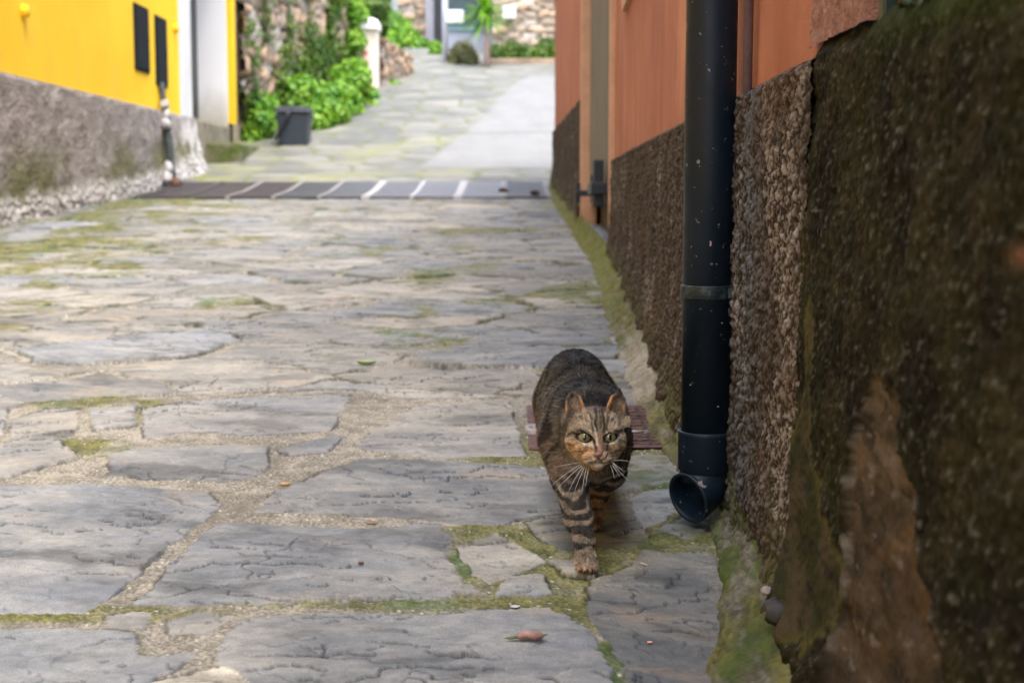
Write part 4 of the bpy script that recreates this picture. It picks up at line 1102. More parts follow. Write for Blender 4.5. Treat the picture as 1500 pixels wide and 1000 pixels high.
for i, gx in enumerate(gx_):
    for j, gy in enumerate(gy_):
        hor = (i + j) % 2; L = .016; w = .0060
        ang = (.75 if hor else -.75)
        R = Matrix.Rotation(ang, 3, 'Z'); z = zc(gy)
        m.box((gx - L, gy - w, z), (gx + L, gy + w, z + .0045), rot=R)
        if rr.random() < .5: m.box((gx - .004, gy + .016, z), (gx + .010, gy + .024, z + .004))
m.build('raised_pattern', RUST, MC, bevel=.0012)
# lifting lug on its left
lx, ly = on_ground(782, 636); m = MB()
seg = 24; ro, ri = .020, .0095; vs3 = []; fs3 = []
for k in range(seg):
    a = 2 * PI * k / seg
    for r_, z_ in ((ro, 0), (ro, .012), (ri, .012), (ri, -.004)):
        y = ly + 1.5 * r_ * math.sin(a); vs3.append((lx + r_ * math.cos(a), y, zc(y) + z_))
for k in range(seg):
    k2 = (k + 1) % seg
    for q in range(3): fs3.append((k * 4 + q, k2 * 4 + q, k2 * 4 + q + 1, k * 4 + q + 1))
m.quadset(vs3, fs3)
m.build('lug', simple('worn_iron', (.26, .23, .23), .5, .25, 80, .4, .001), MC, smoothed=True)
for (ya, yb2) in ((2.92, 3.05), (3.18, 3.36)):
    m = MB(); slab(m, cx0 - .010, cx0 + .020, ya, yb2, -.02, .004); m.build('hinge_bar', RUST, MC, bevel=.003)

# ------------------------------------------------------------------ leaves and litter
def leaf(name, px, py, L, W, ang, mat, label, cat='leaf', curl=.25, group='fallen leaves and pods on the paving'):
    x, y = on_ground(px, py); z = surf_h(x, y) + .002
    n = 13; vs = []; fs = []
    for i in range(n):
        s = i / (n - 1); w = W * math.sin(PI * s ** .8) ** .9 + .0004
        for k, q in enumerate((-1, -.5, 0, .5, 1)):
            u = (s - .5) * L; v_ = q * w
            zz_ = curl * W * (abs(q) ** 1.5) + curl * L * .35 * (s - .5) ** 2 + .0008
            vs.append((x + u * math.cos(ang) - v_ * math.sin(ang), y + u * math.sin(ang) + v_ * math.cos(ang), z + zz_))
    for i in range(n - 1):
        for k in range(4): fs.append((i * 5 + k, (i + 1) * 5 + k, (i + 1) * 5 + k + 1, i * 5 + k + 1))
    me = fast_mesh(name, vs, fs)
    o = put(name, me, mat, label=label, cat=cat, group=group)
    md = o.modifiers.new('t', 'SOLIDIFY'); md.thickness = .0007
    return o
GL = leafmat('fresh_leaf', (.30, .42, .12), (.42, .52, .22), 60)
leaf('fallen_leaf', 537, 538, .050, .011, -.1, GL, 'curled light green leaf lying in the middle of the alley', curl=.7)
leaf('fallen_leaf', 418, 718, .018, .007, .2, leafmat('dry_leaf', (.55, .32, .12), (.62, .45, .25), 60), 'tiny orange-yellow dry leaf on a mortar joint left of centre', curl=.8)
leaf('fallen_leaf', 960, 609, .024, .012, .9, leafmat('pale_leaf', (.55, .58, .38), (.65, .66, .5), 60), 'small pale leaf by the rusty cover at the foot of the right wall', curl=.4)
leaf('fallen_twig', 545, 768, .022, .0022, -.3, simple('twig_brown', (.28, .13, .06), .7), 'thin brown twig bit lying at the top edge of a slab', cat='twig', curl=.2)
leaf('fallen_twig', 943, 832, .016, .0009, -1.0, simple('straw', (.6, .55, .4), .7), 'short pale straw on the dark slab right of the paw', cat='straw', curl=.2)
leaf('fallen_leaf', 755, 895, .014, .006, .3, simple('grey_flake', (.42, .42, .42), .7), 'small pale grey flake on the bottom slab', cat='flake', curl=.1)
leaf('fallen_leaf', 952, 942, .007, .0035, .3, simple('pink_petal', (.70, .33, .25), .7), 'tiny pink petal on the dark slab at lower right', cat='petal', curl=.1)
leaf('fallen_leaf', 529, 828, .008, .004, .3, simple('dark_scrap', (.09, .03, .02), .7), 'tiny dark red scrap on the slab left of centre', cat='leaf scrap', curl=.4)
# seed pod
x, y = on_ground(772, 947); z = surf_h(x, y) + .007
t = MT('pod_skin', .5, .4); t.color(t.mix(t.rng(t.noise(120, 5, .7), .35, .65), (.20, .105, .080), (.35, .21, .17))); t.bump(t.noise(200, 3), .3, .001)
PD = thing('seed_pod', 'shrivelled reddish-pink pod with pointed green ends on the bottom slab', 'seed pod', (x, y, z), 'fallen leaves and pods on the paving')
m = MB(); m.tube([(x - .014, y - .001, z - .001), (x - .008, y, z), (x, y + .001, z + .001), (x + .012, y + .001, z), (x + .019, y + .001, z), (x + .022, y + .001, z)], [.003, .0062, .0068, .0068, .005, .002], 18, flat=.85)
m.build('pod', t.m, PD, smoothed=True)
m = MB(); m.tube([(x - .031, y - .001, z - .003), (x - .022, y - .001, z - .0025), (x - .013, y - .001, z - .001)], [.0005, .0036, .0035], 12, flat=.6)
PGN = simple('pod_green', (.09, .13, .04), .6); m.build('pod_tip', PGN, PD, smoothed=True)
MB().tube([(x + .021, y + .001, z), (x + .027, y + .001, z + .002)], [.002, .0008], 8).build('stalk', PGN, PD, smoothed=True)
# pebbles and rubble at the foot of the near wall
rr = random.Random(9)
for i, (px, py, r, col, lab) in enumerate(((1212, 948, .007, (.32, .28, .25), 'small pale pebble wedged at the foot of the mossy wall'), (1225, 975, .014, (.035, .038, .04), 'dark stone at the very foot of the mossy wall, lower right'),
                              (1246, 985, .018, (.04, .036, .033), 'larger dark stone at the foot of the mossy wall, lower right'))):
    x, y = on_ground(px, py); x = min(x, .335)
    m = MB(); m.ell((x, y, float(zg(y)) + .012 + (.065 if px > 1100 else 0)), (r, r * 1.2, r * .8), noise=.35, seed=i)
    m.build('pebble', simple('pebble_stone', col, .8, .3, 60, .4, .002), smoothed=True, label=lab, cat='pebble', group='loose pebbles at the wall foot')
# ------------------------------------------------------------------ the cat
HS = 933.0
HO = np.array(at_depth(873, 640, 2.215))                    # head centre at the level of the eyes
HF = np.array([-.005, -1.0, .02]); HF /= np.linalg.norm(HF)   # where the head points
HU = np.array([0, 0, 1.0]); HR = np.cross(HF, HU); HR /= np.linalg.norm(HR); HR = -HR if HR[0] < 0 else HR
HU = np.cross(HR, -HF) if np.cross(HR, -HF)[2] > 0 else np.cross(-HF, HR)


def h2w(a, b, c): return HO + HR * a + HU * b + HF * c
def w2h(P): d = P - HO; return d @ HR, d @ HU, d @ HF
def G0(x, y, dz=0.0): return (x, y, surf_h(x, y) + dz)


VOX = 0.0016
LO = np.array([.015, 2.055, .105]); HI = np.array([.240, 2.86, .452])
N3 = np.ceil((HI - LO) / VOX).astype(int)
ax = [LO[i] + VOX * np.arange(N3[i]) for i in range(3)]
VOL = np.full(tuple(N3), .08, dtype=np.float32)


def sub(center, rad):
    c = np.asarray(center)
    i0 = np.clip(np.floor((c - rad - LO) / VOX).astype(int), 0, N3 - 1); i1 = np.clip(np.ceil((c + rad - LO) / VOX).astype(int), 1, N3)
    sl = tuple(slice(a, b) for a, b in zip(i0, i1))
    return sl, np.meshgrid(*[ax[i][sl[i]].astype(np.float32) for i in range(3)], indexing='ij')


def smin(a, b, k):
    h = np.clip(.5 + .5 * (b - a) / k, 0, 1)
    return b * (1 - h) + a * h - k * h * (1 - h)


def blend(sl, d, k, op='add'):
    if op == 'add': VOL[sl] = smin(VOL[sl], d.astype(np.float32), k)
    else: VOL[sl] = -smin(-VOL[sl], d.astype(np.float32), k)


def ell_sdf(p, r):
    k0 = np.sqrt((p[0] / r[0]) ** 2 + (p[1] / r[1]) ** 2 + (p[2] / r[2]) ** 2) + 1e-6
    k1 = np.sqrt((p[0] / r[0] ** 2) ** 2 + (p[1] / r[1] ** 2) ** 2 + (p[2] / r[2] ** 2) ** 2) + 1e-6
    return k0 * (k0 - 1) / k1


def E(c, r, k=.02, op='add'):
    sl, g = sub(c, max(r) + .035)
    blend(sl, ell_sdf([g[i] - c[i] for i in range(3)], r), k, op)


def cap_sdf(g, a, b, ra, rb):
    a = np.asarray(a, float); b = np.asarray(b, float); e = b - a
    w = [g[i] - a[i] for i in range(3)]
    t = np.clip((w[0] * e[0] + w[1] * e[1] + w[2] * e[2]) / (e @ e), 0, 1)
    return np.sqrt(sum((w[i] - e[i] * t) ** 2 for i in range(3))) - (ra + (rb - ra) * t)


def C(a, b, ra, rb, k=.015):
    a = np.asarray(a, float); b = np.asarray(b, float)
    sl, g = sub((a + b) / 2, np.abs(b - a) / 2 + max(ra, rb) + .03)
    blend(sl, cap_sdf(g, a, b, ra, rb), k)


def HE(c, r, k=.008, op='add', tilt=0.0, yaw=0.0):
    """ellipsoid in head coordinates (right, up, forward); tilt rolls it in the face plane"""
    w = h2w(*c); sl, g = sub(w, max(r) + .02)
    d = [g[i] - w[i] for i in range(3)]
    p = [d[0] * HR[0] + d[1] * HR[1] + d[2] * HR[2], d[0] * HU[0] + d[1] * HU[1] + d[2] * HU[2], d[0] * HF[0] + d[1] * HF[1] + d[2] * HF[2]]
    if tilt:
        ct, st = math.cos(tilt), math.sin(tilt); p = [p[0] * ct + p[1] * st, -p[0] * st + p[1] * ct, p[2]]
    if yaw:
        ct, st = math.cos(yaw), math.sin(yaw); p = [p[0] * ct + p[2] * st, p[1], -p[0] * st + p[2] * ct]
    blend(sl, ell_sdf(p, r), k, op)


# trunk
E((.116, 2.560, .330), (.060, .085, .078), .02)      # rump
E((.115, 2.585, .352), (.050, .070, .060), .03)
E((.116, 2.455, .300), (.066, .130, .074), .03)      # belly
E((.120, 2.350, .305), (.061, .090, .078), .03)      # ribs
E((.123, 2.305, .305), (.056, .055, .075), .03)      # chest
E((.088, 2.335, .315), (.028, .045, .060), .02)      # shoulder blades
E((.160, 2.335, .315), (.026, .045, .060), .02)
C((.125, 2.330, .345), tuple(h2w(0, .002, -.035)), .048, .040, .03)   # neck
C((.127, 2.290, .270), tuple(h2w(0, -.022, -.022)), .038, .026, .022)   # throat
# planted foreleg
gf = G0(.1135, 2.122)
C((.086, 2.325, .300), (.093, 2.262, .245), .038, .027, .02)
C((.093, 2.262, .245), (.105, 2.190, .205 - .012), .0265, .0205, .012)
C((.105, 2.190, .193), (.1115, 2.150, gf[2] + .040), .0185, .0130, .01)
C((.1115, 2.150, gf[2] + .040), (.1125, 2.138, gf[2] + .018), .0130, .0140, .01)
E((.1130, 2.124, gf[2] + .0125), (.0165, .020, .0125), .008)
TOES = []
for dx, dy in ((-.0115, -.006), (-.0040, -.0125), (.0045, -.0125), (.0118, -.006)):
    c = (.1130 + dx, 2.113 + dy, gf[2] + .0085); TOES.append(c); E(c, (.0048, .0085, .0078), .0016)
# the other foreleg, pushed back
gb = G0(.137, 2.378)
C((.160, 2.330, .290), (.166, 2.350, .238), .034, .024, .02)
C((.166, 2.350, .238), (.147, 2.392, .185), .0225, .0135, .012)
C((.147, 2.392, .185), (.139, 2.388, gb[2] + .018), .0130, .0125, .008)
E((.137, 2.374, gb[2] + .010), (.015, .020, .0105), .008)
for dx, dy in ((-.0105, -.004), (-.0036, -.009), (.004, -.009), (.0105, -.004)):
    E((.137 + dx, 2.362 + dy, gb[2] + .007), (.0044, .0075, .0066), .0015)
# hind legs
for (hx, kx, hk, pw, kn) in ((.090, .088, (.098, 2.640), (.104, 2.585), 2.49), (.150, .150, (.144, 2.745), (.140, 2.690), 2.56)):
    gp_ = G0(pw[0], pw[1])
    C((hx, 2.58, .320), (kx, kn, .245), .048, .031, .02)
    C((kx, kn, .245), (hk[0], hk[1], .222), .030, .0145, .012)
    C((hk[0], hk[1], .222), (pw[0], pw[1], gp_[2] + .016), .0135, .0130, .01)
    E((pw[0], pw[1] - .014, gp_[2] + .010), (.0155, .022, .0105), .008)
# tail, hanging behind
tl = [(.118, 2.640, .345), (.119, 2.700, .320), (.121, 2.745, .275), (.122, 2.780, .235), (.120, 2.815, .215)]
for i in range(4): C(tl[i], tl[i + 1], .015 - .0015 * i, .0135 - .0015 * i, .012)

# head
HE((0, .010, -.012), (.0405, .0350, .0430), .012)
for s in (-1, 1):
    HE((s * .0265, -.0075, -.003), (.0205, .0195, .0270), .012)
    HE((s * .0170, -.0240, .010), (.0170, .0135, .0200), .010)
HE((0, -.004, .016), (.0270, .0250, .0235), .012)
HE((0, .020, .016), (.0300, .0200, .0200), .010)
w1, w2 = h2w(0, .010, .032), h2w(0, -.015, .0455); C(w1, w2, .0100, .0078, .010)
for s in (-1, 1):
    HE((s * .0100, -.0270, .0375), (.0125, .0098, .0140), .006)
    HE((s * .0215, .0165, .0260), (.0135, .0060, .0100), .007)
    HE((s * .0225, -.0105, .0280), (.0110, .0060, .0100), .008)
HE((0, -.0185, .0500), (.0058, .0042, .0052), .004)
HE((0, -.0390, .0345), (.0098, .0075, .0115), .005)
# philtrum and mouth line, nostrils
HE((0, -.0290, .0525), (.0007, .0060, .0040), .0015, 'cut')
for s in (-1, 1):
    HE((s * .0085, -.0350, .0480), (.0095, .0009, .0060), .0015, 'cut', tilt=s * -.28)
    HE((s * .0034, -.0200, .0545), (.0014, .0008, .0020), .001, 'cut')
    # eye openings
    HE((s * .0193, .0036, .0420), (.0100, .0050, .0170), .0025, 'cut', tilt=s * .17)
# ears: tapered flattened cones, hollow in front
for s in (-1, 1):
    w = h2w(s * .033, .046, -.008); sl, g = sub(w, .050)
    d = [g[i] - HO[i] for i in range(3)]
    p = [sum(d[i] * v[i] for i in range(3)) for v in (HR, HU, HF)]
    p = [p[0] * s, p[1], p[2]]
    # outward-leaning ear; squash depth
    q = [p[0], p[1], (p[2] + .012 + .10 * (p[1] - .03)) * 1.25]
    outer = np.minimum(cap_sdf(q, (.0290, .0260, .0), (.0345, .0540, .0), .0190, .0125), cap_sdf(q, (.0348, .0560, .0), (.0372, .0705, .0), .0125, .0036))
    q2 = [q[0], q[1], q[2] - .0125]
    inner = np.minimum(cap_sdf(q2, (.0300, .0290, .0), (.0345, .0540, .0), .0178, .0122), cap_sdf(q2, (.0348, .0560, .0), (.0374, .0715, .0), .0122, .0036))
    ear = np.maximum(outer, -inner) * .85
    blend(sl, ear, .004)
    HE((s * .0500, .0235, -.004), (.0028, .0090, .0040), .003)      # small fold at the outer edge


def surface_nets(vol):
    s = vol < 0
    act = np.zeros(tuple(np.array(vol.shape) - 1), bool)
    cnt = np.zeros(act.shape, np.uint8)
    for dx in (0, 1):
        for dy in (0, 1):
            for dz in (0, 1):
                cnt += s[dx:dx + act.shape[0], dy:dy + act.shape[1], dz:dz + act.shape[2]]
    act = (cnt > 0) & (cnt < 8)
    I = np.argwhere(act); idm = np.full(act.shape, -1, np.int32); idm[act] = np.arange(len(I))
    acc = np.zeros((len(I), 3)); n = np.zeros(len(I))
    cor = [(0, 0, 0), (1, 0, 0), (0, 1, 0), (1, 1, 0), (0, 0, 1), (1, 0, 1), (0, 1, 1), (1, 1, 1)]
    val = [vol[I[:, 0] + c[0], I[:, 1] + c[1], I[:, 2] + c[2]] for c in cor]
    for i in range(8):
        for ax_ in range(3):
            j = i + (1 << ax_)
            if (i >> ax_) & 1: continue
            a, b = val[i], val[j]; m = (a < 0) != (b < 0)
            t = np.where(m, a / (a - b + 1e-12), 0)
            p = np.tile(np.array(cor[i], float), (len(I), 1)); p[:, ax_] += t
            acc[m] += p[m]; n[m] += 1
    V = I + acc / n[:, None]
    F = []
    for ax_ in range(3):
        sh = [slice(None)] * 3; s1 = list(sh); s1[ax_] = slice(0, -1); s2 = list(sh); s2[ax_] = slice(1, None)
        cr = s[tuple(s1)] != s[tuple(s2)]; E_ = np.argwhere(cr); inside = s[tuple(s1)][cr]
        o1, o2 = [(1, 2), (2, 0), (0, 1)][ax_]
        ok = (E_[:, o1] > 0) & (E_[:, o2] > 0) & (E_[:, o1] < vol.shape[o1] - 1) & (E_[:, o2] < vol.shape[o2] - 1)
        E_ = E_[ok]; inside = inside[ok]
        def cid_(a, b):
            k = E_.copy(); k[:, o1] -= a; k[:, o2] -= b; return idm[k[:, 0], k[:, 1], k[:, 2]]
        q = np.stack([cid_(0, 0), cid_(1, 0), cid_(1, 1), cid_(0, 1)], 1)
        q[~inside] = q[~inside][:, ::-1]
        F.append(q)
    return V, np.concatenate(F)


Vc, Fc = surface_nets(VOL)
Vc = LO + (Vc) * VOX
del VOL


def seg_d(A, B, pts):
    d = np.full(A.shape, 1e9)
    for (x0, y0), (x1, y1) in zip(pts[:-1], pts[1:]):
        ex, ey = x1 - x0, y1 - y0; wx, wy = A - x0, B - y0
        t = np.clip((wx * ex + wy * ey) / (ex * ex + ey * ey + 1e-12), 0, 1)
        d = np.minimum(d, np.hypot(wx - ex * t, wy - ey * t))
    return d


def fc(x, y):   # a point of the enlarged face drawing -> metres in the face plane
    return ((770 + x / 5 - 873) / HS, (640 - (490 + y / 5)) / HS)


DARK = np.array([.012, .011, .012]); BROWN = np.array([.20, .145, .095]); GREYB = np.array([.21, .18, .15])
ORANGE = np.array([.50, .27, .115]); CREAM = np.array([.80, .68, .53]); TAN = np.array([.30, .195, .115])
FS = [  # dark stripes of the face: polyline, half width, strength
    ([(505, 500), (512, 600), (500, 660), (515, 705)], 9, 1), ([(560, 500), (556, 600), (565, 660), (555, 715)], 9, 1),
    ([(470, 590), (478, 650), (490, 710)], 8, .9), ([(598, 570), (588, 640), (580, 700)], 8, .9), ([(535, 560), (538, 640), (535, 690)], 6, .8),
    ([(390, 728), (345, 722), (300, 745)], 11, 1), ([(675, 716), (720, 700), (765, 706)], 11, 1),
    ([(492, 775), (498, 815), (505, 850)], 8, 1), ([(590, 765), (586, 805), (582, 845)], 8, 1),
    ([(395, 700), (430, 712), (470, 742), (495, 785)], 6, 1), ([(682, 702), (640, 704), (605, 735), (588, 780)], 6, 1),
    ([(390, 795), (345, 815), (300, 800)], 8, .6), ([(690, 780), (735, 790), (760, 770)], 8, .6),
    ([(430, 850), (370, 850), (310, 870)], 6, .45), ([(640, 840), (690, 850), (745, 840)], 6, .5),
    ([(330, 620), (400, 605), (450, 640)], 9, .5), ([(610, 640), (660, 600), (715, 610)], 9, .6),
    ([(500, 868), (518, 896), (543, 916), (568, 898), (588, 868)], 6, 1), ([(543, 912), (543, 932)], 3.5, .9),
    ([(470, 893), (430, 888)], 3, .8), ([(470, 908), (425, 905)], 3, .8), ([(612, 890), (655, 882)], 3, .8), ([(615, 905), (660, 898)], 3, .8),
    ([(500, 940), (543, 930), (590, 938)], 3, .7)]
LS = [([(478, 640), (500, 700), (508, 765), (512, 810)], 7, .7), ([(592, 680), (576, 720), (572, 800)], 7, .7),
      ([(395, 770), (430, 800), (480, 808)], 14, 1), ([(600, 792), (645, 780), (682, 742)], 14, 1),
      ([(400, 712), (440, 690), (480, 715)], 6, .35), ([(600, 705), (640, 685), (680, 695)], 6, .35),
      ([(430, 925), (500, 905)], 10, .5), ([(590, 902), (655, 900)], 10, .5), ([(500, 950), (590, 950)], 11, .8)]


def cat_colour(P, N=None):
    x, y, z = P[:, 0], P[:, 1], P[:, 2]
    a, b, c = w2h(P)
    n1 = vn3(x * 60, y * 60, z * 60, 5); n2 = vn3(x * 22, y * 22, z * 22, 6); n3 = vn3(x * 170, y * 170, z * 170, 7)
    gz_ = zg(y); up = z - gz_
    # trunk: dark back, brown flanks, wavy upright stripes
    back = smooth(.215, .275, up + .012 * n2)
    st = np.sin((y * 1.0 + .25 * (x - .12) ** 2 * 20 + .02 * n2) * 2 * PI / .034 + 2.2 * n2 + 8 * np.abs(x - .118))
    st = smooth(.05, .75, st + .4 * n1)
    col = mixc(mixc(GREYB, BROWN, smooth(-.4, .5, n2)), DARK, st * .82)
    rufous = smooth(.21, .14, up) * smooth(.10, .05, x) * .6
    col = mixc(col, np.array([.22, .125, .070]), rufous * (1 - st * .7))
    col = mixc(col, mixc(DARK * 1.2, np.array([.080, .088, .098]), smooth(-.1, .9, n1 + .7 * n3)), back * .93)  # dark back, with a blue-grey sky sheen painted into the coat
    chest = smooth(2.30, 2.25, y) * smooth(.035, .01, np.abs(x - .137)) * smooth(.09, .12, up)
    col = mixc(col, np.array([.24, .19, .115]), chest * .8)
    # legs: rings
    leg = smooth(.135, .115, up)
    ring = smooth(-.25, .35, np.sin((up + .015 * n2 + .005 * n1 + .15 * (x - .1)) * 2 * PI / .0215 + 1.9 * n2 + 1.0) + .45 * n1 + .25 * smooth(.05, .1, up) - .75 * smooth(.055, .03, up))
    lc = mixc(mixc(np.array([.18, .145, .108]), np.array([.28, .22, .16]), smooth(-.5, .5, n1)), DARK * 1.2, ring * .90)
    lc = mixc(lc, mixc(np.array([.46, .26, .155]), np.array([.55, .38, .26]), smooth(-.5, .5, n1)), smooth(.030, .018, up))
    inner = smooth(2.33, 2.36, y)
    lc = mixc(lc, mixc(np.array([.26, .15, .07]), DARK, ring * .85), inner * .85)
    toe = np.ones_like(x)
    for q in ((TOES[0][0] + TOES[1][0]) / 2, (TOES[1][0] + TOES[2][0]) / 2, (TOES[2][0] + TOES[3][0]) / 2):
        toe = toe * (1 - .85 * np.exp(-((x - q) / .0010) ** 2) * (y < 2.122) * (up < .022))
    lc = lc * toe[:, None]; lc = mixc(lc, DARK, smooth(.0075, .002, up) * .85)
    col = mixc(col, lc, leg)
    # head
    hw = smooth(-.055, -.030, c + .3 * np.clip(b, -.02, .05) + .004 * n1) * smooth(.075, .066, np.hypot(a, b)) * smooth(-.066, -.058, b - 0 * c)
    B = b - .14 * c
    A = a
    crown = smooth(.030, .045, B)
    cheek = smooth(.002, -.014, B)
    fcx = mixc(np.array([.20, .155, .105]), np.array([.36, .28, .19]), smooth(-.5, .5, n1))
    side = smooth(.030, -.030, A)
    fcx = mixc(fcx, ORANGE, cheek * (.25 + .45 * side) * smooth(.6, -.6, n2 * .5 + n1 * .4))
    fcx = mixc(fcx, np.array([.33, .215, .14]), smooth(.010, .005, np.abs(A - .002)) * smooth(.012, .0, B) * .8)
    fcx = mixc(fcx, np.array([.40, .225, .17]), smooth(.0075, .004, np.abs(A - .004)) * smooth(-.010, -.018, B) * smooth(-.036, -.030, B))
    fcx = mixc(fcx, mixc(DARK * 1.4, np.array([.07, .06, .055]), smooth(-.1, .6, n1)), crown * smooth(.026, .018, np.abs(A)) * .9)
    fcx = mixc(fcx, DARK * 2.5, smooth(-.012, -.03, c) * smooth(.025, .015, np.abs(A)) * smooth(.0, .02, B) * .8)
    front = smooth(-.012, .004, c)
    for pts, w, s in LS:
        fcx = mixc(fcx, CREAM, np.exp(-(seg_d(A, B, [fc(*p) for p in pts]) / (w / 5 / HS)) ** 2) * s * front)
    for pts, w, s in FS:
        wob = .0007 * n3
        fcx = mixc(fcx, DARK, np.exp(-((seg_d(A + wob, B + wob, [fc(*p) for p in pts])) / (w * 1.3 / 5 / HS)) ** 2) * s * .95 * front)
    for s in (-1, 1):   # lids
        e = np.hypot((A - s * .0193) / .0114, (b - .0036) / .0076)
        fcx = mixc(fcx, DARK * .8, smooth(1.16, 1.0, e + .04 * n3) * (c > .015))
    # ears
    ear = smooth(.034, .042, b) * smooth(.014, .022, np.abs(a))
    eo = mixc(np.array([.20, .135, .09]), np.array([.36, .27, .20]), smooth(-.4, .4, n1))
    u = np.abs(a) - (.029 + .22 * (b - .026))
    eo = mixc(eo, np.array([.17, .10, .055]), smooth(-.004, -.011, u) * .7)
    eo = mixc(eo, np.array([.70, .40, .20]), smooth(.0085, .013, np.abs(u)) * .6 + smooth(.066, .071, b) * .4)  # light rims paint the backlight on the ears into the colour
    backear = smooth(-.014, -.018, c + .10 * (b - .03))
    eo = mixc(eo, DARK * 3, backear * .7)
    fcx = mixc(fcx, eo, ear)
    col = mixc(col, fcx, hw)
    n4 = vn3(x * 420, y * 170, z * 260, 9)
    return np.clip(col * (1 + .22 * n3 + .38 * n4)[:, None], 0.004, 1)


body_me = fast_mesh('body', Vc, Fc, np.zeros((len(Vc), 3)))
nrm = np.zeros(len(Vc) * 3, np.float32); body_me.vertices.foreach_get('normal', nrm); nrm = nrm.reshape(-1, 3).astype(float)
# make sure the normals point outward
ctr = np.array([.118, 2.45, .3]); tst = ((Vc - ctr) * nrm)[np.abs(Vc[:, 1] - 2.45) < .08].sum()
if tst < 0:
    Fc = Fc[:, ::-1]; body_me = fast_mesh('body', Vc, Fc, np.zeros((len(Vc), 3))); nrm = -nrm
colr = cat_colour(Vc)
ca = np.ones((len(Vc), 4), np.float32); ca[:, :3] = colr * .8
body_me.color_attributes['Col'].data.foreach_set('color', ca.ravel())

CAT = thing('cat', 'brown striped tabby cat walking towards the viewer beside the drainpipe, one paw planted ahead', 'cat', (.12, 2.35, float(zg(2.35))))
t = MT('cat_skin', .75, .25); cc = t.attr(); g = t.noise(700, 3, .7)
t.color(t.mix(1.0, cc, t.mix(t.rng(g, .25, .75), (.72, .72, .72), (1.28, 1.28, 1.28)), 'MULTIPLY')); t.bump(g, .3, .0008)
body = put('body', body_me, t.m, CAT)

# fur: short tapered blades lying along the coat
tri_n = nrm
fv = Vc[Fc]; fcn = fv.mean(1)
area = .5 * np.linalg.norm(np.cross(fv[:, 2] - fv[:, 0], fv[:, 3] - fv[:, 1]), axis=1)
fn = nrm[Fc].mean(1); fn /= np.linalg.norm(fn, axis=1)[:, None] + 1e-9
a, b, c = w2h(fcn); up = fcn[:, 2] - zg(fcn[:, 1])
onhead = smooth(-.045, -.025, c) * (b > -.055) * (np.hypot(a, b) < .085)
isear = (b > .036) & (np.abs(a) > .016) & (onhead > .5)
toview = (fn * (np.array([0, 0, CAMZ]) - fcn)).sum(1) / np.linalg.norm(np.array([0, 0, CAMZ]) - fcn, axis=1)
w = area * (1 + 2.0 * onhead + 1.2 * (up < .13)) * np.where(toview > -.35, 1.0, .35)
NOSE = h2w(.0, -.0190, .054)
nosed = np.linalg.norm((fcn - NOSE) * np.array([1, .6, 1]), axis=1)
w[nosed < .0068] = 0
for s in (-1, 1):
    w[(np.hypot((a - s * .0193) / .0106, (b - .0036) / .0068) < 1.0) & (c > .012)] = 0
w[up < .003] = 0
NH = 330000
pick = RNG.choice(len(w), NH, p=w / w.sum())
uv = RNG.uniform(0, 1, (NH, 2)); q = fv[pick]
root = (q[:, 0] * ((1 - uv[:, 0]) * (1 - uv[:, 1]))[:, None] + q[:, 1] * (uv[:, 0] * (1 - uv[:, 1]))[:, None]
        + q[:, 2] * (uv[:, 0] * uv[:, 1])[:, None] + q[:, 3] * ((1 - uv[:, 0]) * uv[:, 1])[:, None])
n_ = fn[pick]; oh = onhead[pick]; ie = isear[pick]; upp = up[pick]; cr = c[pick]
legm = smooth(.14, .11, upp) * (1 - oh)
flow = np.tile(np.array([0, .85, -.5]), (NH, 1)) * (1 - legm)[:, None] + np.array([0, .15, -1.0]) * legm[:, None]
flow[:, 0] += .35 * np.sign(root[:, 0] - .118) * (1 - legm) * .6
away = root - (NOSE + np.array([0, -.02, 0])); away /= np.linalg.norm(away, axis=1)[:, None]
flow = flow * (1 - oh)[:, None] + away * oh[:, None]
flow[ie] = np.array([0, .1, 1.0])
pawm = (upp < .022) & (oh < .1); flow[pawm] = np.array([0, -.8, -.35])
flow += RNG.normal(0, .16, flow.shape)
sw = np.stack([vn3(root[:, 0] * 30, root[:, 1] * 30, root[:, 2] * 30, s) for s in (31, 32, 33)], 1); flow += .35 * sw * (1 - .6 * oh)[:, None]
flow -= (flow * n_).sum(1)[:, None] * n_; flow /= np.linalg.norm(flow, axis=1)[:, None] + 1e-9
Lh = .0115 * (1 - legm) + .0045 * legm
fa = smooth(.005, .045, np.linalg.norm(root - NOSE, axis=1))
Lh = Lh * (1 - oh) + (.0013 + .0030 * fa) * oh
Lh[ie] = .0036; Lh[pawm] = .0032
mz = smooth(.030, .012, np.abs(a[pick])) * smooth(-.012, -.022, b[pick]) * oh
Lh = Lh * (1 - .6 * mz)
Lh *= RNG.uniform(.6, 1.25, NH) * np.where(RNG.uniform(0, 1, NH) < .12, 1.35, 1)
lift = (.52 + .20 * RNG.normal(0, 1, NH)) * np.where(ie, .7, 1); lift = np.clip(lift, .12, 1)
d1 = n_ * lift[:, None] + flow; d1 /= np.linalg.norm(d1, axis=1)[:, None]
d2 = n_ * (lift * .35)[:, None] + flow + np.array([0, 0, -.15]); d2 /= np.linalg.norm(d2, axis=1)[:, None]
view = np.array([0, 0, CAMZ]) - root; view /= np.linalg.norm(view, axis=1)[:, None]
side_ = np.cross(d1, n_ + RNG.normal(0, .5, n_.shape)); side_ /= np.linalg.norm(side_, axis=1)[:, None] + 1e-9
W_ = (.00034 * (1 - .35 * oh))[:, None]
r0 = root - n_ * .0004; r1 = root + d1 * (Lh * .5)[:, None]; r2 = r1 + d2 * (Lh * .5)[:, None]
HV = np.stack([r0 - side_ * W_, r0 + side_ * W_, r1 + side_ * W_ * .8, r1 - side_ * W_ * .8, r2], 1).reshape(-1, 3)
